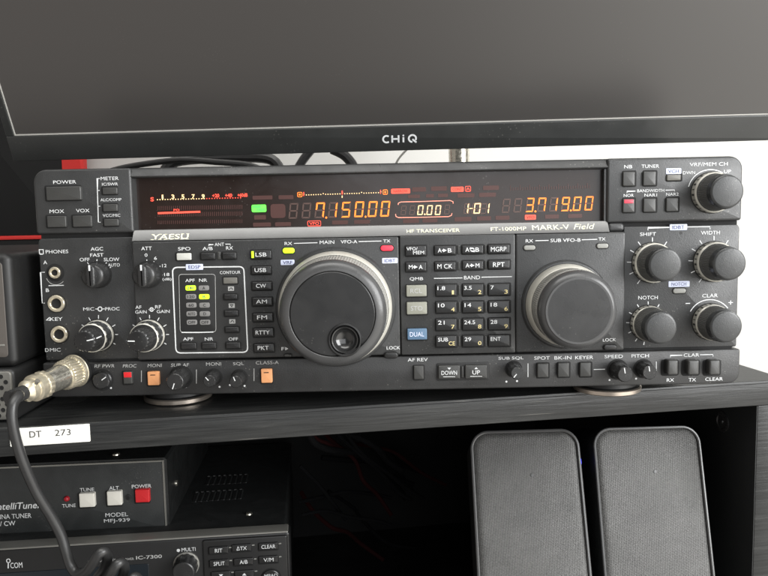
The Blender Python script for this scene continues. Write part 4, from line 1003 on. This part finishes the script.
# maker's letters, drawn with strokes
lx, lz = MF.at(400.2, 138.7, -.0015); sc = MF.scale(400, 138.7, -.0015); ph = 7.6 * sc; yL = -.0017; st = .00115
def arcp(cx, cz, r, a0, a1, n=16): return [(cx + r * math.cos(rad(a0 + (a1 - a0) * k / n)), cz + r * math.sin(rad(a0 + (a1 - a0) * k / n))) for k in range(n + 1)]
b.stroke(arcp(lx - 13.6 * sc, lz, ph * .46, 52, 308), st, yL, WHITE)
for u in (-8.0, -1.6): b.stroke([(lx + u * sc, lz - ph / 2), (lx + u * sc, lz + ph / 2)], st, yL, WHITE)
b.stroke([(lx - 8 * sc, lz), (lx - 1.6 * sc, lz)], st, yL, WHITE)
b.stroke([(lx + 3.2 * sc, lz - ph / 2), (lx + 3.2 * sc, lz + ph * .22)], st, yL, WHITE); b.disc(lx + 3.2 * sc, lz + ph * .45, .0006, yL, WHITE, 12)
b.stroke(arcp(lx + 12.2 * sc, lz, ph * .48, -30, 270), st, yL, WHITE); b.stroke([(lx + 12.2 * sc, lz - ph * .1), (lx + 16.2 * sc, lz - ph * .56)], st, yL, WHITE)
b.build('bezel', mon, origin=(MW / 2, 0, 0))
b = MB(MF); b.box(.0052, MW - .0052, .0004, .010, bz, MH - .0052, SCREEN); b.build('screen', mon, origin=(MW / 2, 0, MH / 2))
b = MB(MF)      # thin bright line where the panel meets the bezel
b.box(.0052, MW - .0052, -.0002, .0004, bz, bz + .0007, mat('pale_seam', (.42, .41, .38), .35)); b.box(.0052, .0058, -.0002, .0004, bz + .0007, MH - .0052, MATS['pale_seam']); b.build('screen_seam', mon, origin=(MW / 2, 0, bz))
b = MB(MF); b.slab(.02, MW - .02, .02, MH - .02, .0121, .04, BEZEL, r=.01, b=0); b.build('back_cover', mon, origin=(MW / 2, .02, MH / 2))
# stand: chrome pole behind the radio with an arm up to the back of the monitor, in the monitor's own frame
def w2m(p): return MF.Ri @ (Vector(p) - MF.loc)
px_ = RF.at(459, 155, .40)[0]
b = MB(MF); P0 = w2m((px_, .40, Z_SHELF + .001)); P1 = w2m((px_, .40, .20)); b.tube([P0, P1], .0115, SILVER, 20, 1)
P2 = w2m((px_, .40, .17)); c = Vector((MW / 2, .04, MH / 2)); b.tube([P2, c], .012, CASE, 16, 1)
for h in (.02, .03): b.tube([w2m((px_ - .012, .392, .004 + h * .2)), w2m((px_ - .0145, .392, -.03))], .004, CORD, 10, 1)
b.build('stand', mon, origin=P0)

# ================================================================== wall, banner and clutter
wall_yaw = 7.0
WF = Frame((-.05, .585, 0), wall_yaw)
b = MB(WF); b.box(-1.6, 1.6, 0, .05, -.9, 1.3, WALLM)
w = b.build('wall', None); w.location = WF.loc; w.rotation_euler = WF.R.to_euler(); w['kind'] = 'structure'
BF = Frame((0, 0, 0), 0)
BNY = .50
x62, _ = RF.at(62, 166, BNY); x84, _ = RF.at(84.3, 166, BNY); _, z236 = RF.at(18, 235.6, BNY)
banner = thing('wall_banner', 'black cloth banner with red bands hanging behind the radio at left', 'banner', Frame((x62, BNY, z236)))
b = MB(); b.slab(-.45, 0, .0002, .60, 0, .008, CLOTH, r=.001, b=.0005); b.slab(-.45, x84 - x62, -.060, -.0052, 0, .008, CLOTH, r=.001, b=.0005); b.build('cloth', banner)
b = MB(); b.slab(.0002, x84 - x62, 0, .60, -.001, .009, RED, r=.001, b=.0005); b.slab(-.45, x84 - x62, -.0050, -.0002, -.001, .009, RED, r=.001, b=.0005); b.build('border', banner)

# devices at the far left, standing on the shelf
DF = Frame((-.2140, -.0225, Z_SHELF + .0005), 2.5)
vent = thing('vented_box', 'dark box with round holes in its front at the left end of the shelf', 'box', DF)
b = MB(DF); b.slab(-.16, 0, 0, .0300, .003, .20, MATS['matt_black'], r=.003, b=.002); b.build('case', vent, origin=(-.08, .1, 0))
# perforated face: flat black discs paint the dark of its holes
PF = mat('perforated_plate', (.16, .155, .14), .42, metal=.3, noise=.08, nscale=100)
b = MB(DF); b.slab(-.158, -.0012, .0012, .0290, .0016, .0032, PF, r=.002, b=.0008)
for i in range(8):
    for j in range(24):
        hx = -.0042 - j * .0050 - (.0025 if i % 2 else 0); hz = .0038 + i * .0032
        b.lathe(hx, hz, .0017, [(.00145, .0002, PF), (.0013, .00025, GAP), (.0011, .0002, GAP)], 12)
b.build('front_plate', vent, origin=(-.08, 0, .018))
UF = Frame((-.2135, -.0165, Z_SHELF + .0310), 2.0)
DARKCASE = mat('satin_black_case', (.006, .006, .006), .5, noise=.15, nscale=100, dust=.1)
ub = thing('black_speaker_box', 'tall black box with rounded edges standing on the vented box', 'box', UF)
b = MB(UF); b.slab(-.14, 0, 0, .0648, 0, .16, DARKCASE, r=.004, b=.004, seg=6); b.build('case', ub, origin=(-.07, .08, 0))
b = MB(UF); b.slab(-.136, -.0045,   .006, .060, -.0004, .001, mat('smoky_panel', (.075, .066, .058), .45), r=.002, b=.0003); b.build('front_plate', ub, origin=(-.07, 0, .035))
b = MB(UF); b.slab(-.03, -.006, .0125, .0135, -.0008, .0, EDGEGREY, r=.0002, b=.0001); b.build('trim_line', ub, origin=(-.02, 0, .013))

# cords behind the radio, seen in the gap under the monitor
def cordpts(l, y): return [(RF.at(px, py, y + dy)[0], y + dy, RF.at(px, py, y + dy)[1]) for px, py, dy in l]
def cord(name, label, l, y, r, m=CORD, group='cords behind the radio'):
    b = MB(); P = cordpts(l, y); b.tube(P, r, m, 10, 6)
    o = b.build(name, None, origin=P[0]); tag(o, label, 'cord', group); return o
cord('power_cord', 'black cord arching low over the left rear edge of the big radio', [(96, 176, 0), (120, 168.5, 0), (150, 163.2, 0), (182, 160, 0), (214, 162, 0), (250, 165.5, 0), (275, 176, 0)], .36, .0032)
cord('power_cord', 'thick black cord bunched beneath the monitor left of its centre', [(160, 182, 0), (172, 163, 0), (205, 158, .01), (240, 157, .02), (272, 160, .02), (284, 180, .02)], .40, .0062)
cord('power_cord', 'dark cord crossing steeply just left of the monitor lettering', [(296, 172, 0), (303, 160, 0), (311, 150, 0)], .38, .0048)
cord('power_cord', 'dark pair of cord strands right of the steep cord', [(332, 149, 0), (344, 155, 0), (352, 164, 0), (356, 174, 0)], .38, .0055)
cord('power_cord', 'thin grey cord curving behind the radio under the monitor lettering', [(392, 172, 0), (398, 160, 0), (404, 152.5, 0), (410, 147, 0)], .42, .0012, EDGEGREY)

# cords in the cubby
def cub(l, y, r, m, name, label): return cord(name, label, l, y, r, m, 'cords inside the cubby')
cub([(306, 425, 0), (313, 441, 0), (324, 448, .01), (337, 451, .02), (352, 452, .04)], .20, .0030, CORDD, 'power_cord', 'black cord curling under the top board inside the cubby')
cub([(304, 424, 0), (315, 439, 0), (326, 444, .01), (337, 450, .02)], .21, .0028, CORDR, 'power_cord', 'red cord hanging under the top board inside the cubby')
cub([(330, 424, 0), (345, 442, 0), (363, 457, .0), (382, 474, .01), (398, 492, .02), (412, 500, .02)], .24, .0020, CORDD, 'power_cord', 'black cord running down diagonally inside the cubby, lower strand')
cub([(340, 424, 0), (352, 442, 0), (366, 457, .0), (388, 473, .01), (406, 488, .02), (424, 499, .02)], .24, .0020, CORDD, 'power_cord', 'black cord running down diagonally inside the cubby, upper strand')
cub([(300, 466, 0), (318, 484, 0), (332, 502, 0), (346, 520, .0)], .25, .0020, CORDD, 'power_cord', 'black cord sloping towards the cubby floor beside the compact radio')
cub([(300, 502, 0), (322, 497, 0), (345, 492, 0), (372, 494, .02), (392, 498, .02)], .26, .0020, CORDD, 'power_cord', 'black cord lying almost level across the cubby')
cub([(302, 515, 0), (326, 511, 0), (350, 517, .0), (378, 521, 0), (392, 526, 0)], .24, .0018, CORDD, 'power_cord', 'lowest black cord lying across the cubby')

rc = random.Random(5)
kinds = ['drooping from the top board', 'looping near the back', 'crossing behind the others', 'hanging close to the compact radio', 'slack and twisted', 'lying on the cubby floor']
for k in range(9):
    x0 = rc.uniform(300, 345); yb = rc.uniform(.22, .36); red = k in (1, 4, 6)
    y0 = 424 if k % 3 else rc.uniform(455, 500)
    pts = [(x0, y0, 0)]
    for j in range(5):
        px, py, dy = pts[-1]; pts.append((px + rc.uniform(8, 26), min(560, py + rc.uniform(2, 22)), dy + rc.uniform(-.012, .014)))
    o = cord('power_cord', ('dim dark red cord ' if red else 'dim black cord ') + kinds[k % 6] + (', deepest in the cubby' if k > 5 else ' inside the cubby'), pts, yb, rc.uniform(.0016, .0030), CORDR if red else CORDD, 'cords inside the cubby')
# ================================================================== microphone plug and cable
def wp(px, py, y): x, z = RF.at(px, py, y); return Vector((x, y, z))
A = wp(76.5, 370.2, -.0015); B = wp(16.5, 395.5, -.046)
ax = (B - A).normalized(); Ln = (B - A).length
mic = bpy.data.objects.new('microphone_cable', None); COL.objects.link(mic); mic.location = A
tag(mic, 'black coiled microphone cable with a knurled silver plug in the big radio', 'cable')
rot = Vector((0, -1, 0)).rotation_difference(ax).to_matrix()
def plug(prof, seg=48, knurl=None): 
    b = MB(); b.lathe(0, 0, 0, prof, seg, knurl, axis=rot); return b
o0 = Vector((0, 0, 0))
b = plug([(.0098, -.001, GAP), (.0098, .0012, BRASS), (.0094, .0015, BRASS), (.0094, .0030, BRASS), (.0088, .0034, BRASS), (.0088, .0105, BRASS), (.0084, .0112, BRASS), (.0074, .0116, BRASS)], 90, ((4, 5), .06, 3, 1)); b.build('coupling_ring', mic)
b = plug([(.0074, .0110, SILVER), (.0072, .0120, SILVER), (.0066, .0250, SILVER), (.0064, .0262, SILVER)], 48); b.build('plug_sleeve', mic)
b = plug([(.0070, .0258, BRASS), (.0077, .0264, BRASS), (.0077, .0290, BRASS), (.0070, .0294, BRASS), (.0070, .0312, BRASS), (.0075, .0318, BRASS), (.0075, .0345, BRASS), (.0062, .0352, BRASS), (.0060, .0395, BRASS), (.0048, .0405, BRASS), (.0040, .0415, GAP)], 60, ((1, 2), .05, 4, 2)); b.build('cable_clamp', mic)
# small clamp screws
b = MB(); 
u = rot @ Vector((.0052, -.0375, .0045)); b.tube([u - rot @ Vector((.002, 0, .002)), u + rot @ Vector((.0012, 0, .0012))], .0014, SILVER, 10, 1); b.build('clamp_screw', mic)
q0 = A + ax * .036
P = [q0, A + ax * .048, wp(19, 395, -.054), wp(13.2, 404, -.060), wp(12, 417, -.062), wp(15, 436, -.062), wp(23.5, 463, -.060), wp(37, 493, -.056), wp(51, 516, -.052), wp(60.5, 534, -.050), wp(66, 551, -.050), wp(70.5, 565, -.050)]
for px, py, yy in ((77, 573.5, -.052), (86, 571.5, -.056), (93, 563, -.059), (99, 554, -.060), (104.5, 552, -.058), (107.5, 558, -.053), (104.5, 568, -.047), (97, 578, -.044), (96, 586, -.047), (104, 583, -.054),
                   (111, 573, -.059), (117, 564.5, -.060), (122, 563, -.057), (124.5, 569, -.052), (121, 579, -.046), (114, 588, -.044), (114, 596, -.048), (122, 592, -.055), (129, 583, -.059), (135, 577, -.058), (139, 582, -.052), (136, 592, -.046)): P.append(wp(px, py, yy))
b = MB(); b.tube([p - A for p in P], .0027, CORD, 14, 6); b.build('cord', mic)
b = MB(); b.tube([p - A for p in (q0, A + ax * .044, A + ax * .052)], .0040, CORD, 16, 4); b.build('strain_relief', mic)

# ================================================================== light
wd = bpy.data.worlds.new('World'); scene.world = wd; wd.use_nodes = True
wt = wd.node_tree; bg = wt.nodes['Background']; bg.inputs['Strength'].default_value = 1.0
wc = wt.nodes.new('ShaderNodeTexCoord'); wn = wt.nodes.new('ShaderNodeTexNoise'); wn.inputs['Scale'].default_value = 2.3; wn.inputs['Detail'].default_value = 3; wn.inputs['Roughness'].default_value = .55
wt.links.new(wc.outputs['Generated'], wn.inputs['Vector'])
wr = wt.nodes.new('ShaderNodeValToRGB'); we = wr.color_ramp.elements
we[0].position = .38; we[0].color = (.035, .036, .038, 1)
we[1].position = .72; we[1].color = (.62, .60, .56, 1)
wm = we.new(.52); wm.color = (.13, .12, .11, 1)
wt.links.new(wn.outputs['Fac'], wr.inputs['Fac']); 
wv = wt.nodes.new('ShaderNodeVectorMath'); wv.operation = 'DOT_PRODUCT'; wv.inputs[1].default_value = Vector((.74, -.58, -.42)).normalized()
wt.links.new(wc.outputs['Generated'], wv.inputs[0])
wq = wt.nodes.new('ShaderNodeMapRange'); wq.interpolation_type = 'SMOOTHERSTEP'; wq.inputs['From Min'].default_value = .66; wq.inputs['From Max'].default_value = 1.0; wq.inputs['To Max'].default_value = 1.0
wt.links.new(wv.outputs['Value'], wq.inputs['Value'])
wx = wt.nodes.new('ShaderNodeMix'); wx.data_type = 'RGBA'; wx.inputs['B'].default_value = (1.9, 1.83, 1.70, 1)   # bright lobe added low right for the screen to reflect
wv2 = wt.nodes.new('ShaderNodeVectorMath'); wv2.operation = 'DOT_PRODUCT'; wv2.inputs[1].default_value = Vector((-.66, -.62, -.42)).normalized()
wt.links.new(wc.outputs['Generated'], wv2.inputs[0])
wq2 = wt.nodes.new('ShaderNodeMapRange'); wq2.interpolation_type = 'SMOOTHERSTEP'; wq2.inputs['From Min'].default_value = .70; wq2.inputs['From Max'].default_value = 1.0
wt.links.new(wv2.outputs['Value'], wq2.inputs['Value'])
wx2 = wt.nodes.new('ShaderNodeMix'); wx2.data_type = 'RGBA'; wx2.inputs['B'].default_value = (.52, .48, .45, 1)       # weaker bright lobe added low left, also for the screen's reflection
wt.links.new(wq2.outputs['Result'], wx2.inputs['Factor']); wt.links.new(wr.outputs['Color'], wx2.inputs['A'])
wt.links.new(wq.outputs['Result'], wx.inputs['Factor']); wt.links.new(wx2.outputs['Result'], wx.inputs['A'])
wz = wt.nodes.new('ShaderNodeSeparateXYZ'); wt.links.new(wc.outputs['Generated'], wz.inputs[0])
wk = wt.nodes.new('ShaderNodeMapRange'); wk.interpolation_type = 'SMOOTHSTEP'; wk.inputs['From Min'].default_value = .45; wk.inputs['From Max'].default_value = .95; wk.inputs['To Max'].default_value = .9
wt.links.new(wz.outputs['Z'], wk.inputs['Value'])
wy = wt.nodes.new('ShaderNodeMix'); wy.data_type = 'RGBA'; wy.inputs['B'].default_value = (.92, .91, .88, 1)        # white ceiling
wt.links.new(wk.outputs['Result'], wy.inputs['Factor']); wt.links.new(wx.outputs['Result'], wy.inputs['A'])
wt.links.new(wy.outputs['Result'], bg.inputs['Color'])
def area(name, loc, target, sx, sy, power, color):
    l = bpy.data.lights.new(name, 'AREA'); l.shape = 'RECTANGLE'; l.size = sx; l.size_y = sy; l.energy = power; l.color = color
    o = bpy.data.objects.new(name, l); COL.objects.link(o); o.location = loc
    o.rotation_euler = (Vector(target) - Vector(loc)).to_track_quat('-Z', 'Y').to_euler(); return o
area('ceiling_lamp', (.0, -.52, 1.35), (0, .1, -.1), 1.5, .9, 19, (1.0, .985, .955))
area('window_light', (.92, -.60, .22), (.14, .05, -.08), .8, .8, 24, (.985, .995, 1.0))
area('front_fill', (.55, -2.0, .25), (0, .1, -.15), 1.6, 1.2, 13, (.94, .97, 1.0))  # added soft fill from the camera side, lifts knob sides and cubby
area('wall_fill', (.35, .10, .95), (.3, .58, .0), .8, .25, .8, (1.0, .96, .88))  # added light to set the wall's brightness, not a fitting in the room

scene.view_settings.view_transform = 'Standard'; scene.view_settings.look = 'None'; scene.view_settings.gamma = 1; scene.view_settings.exposure = 0
scene.render.engine = 'CYCLES'; scene.render.filter_size = 1.9
scene.cycles.use_denoising = True
scene.cycles.max_bounces = 6
for o in bpy.data.objects:
    if '_o' in o: del o['_o']
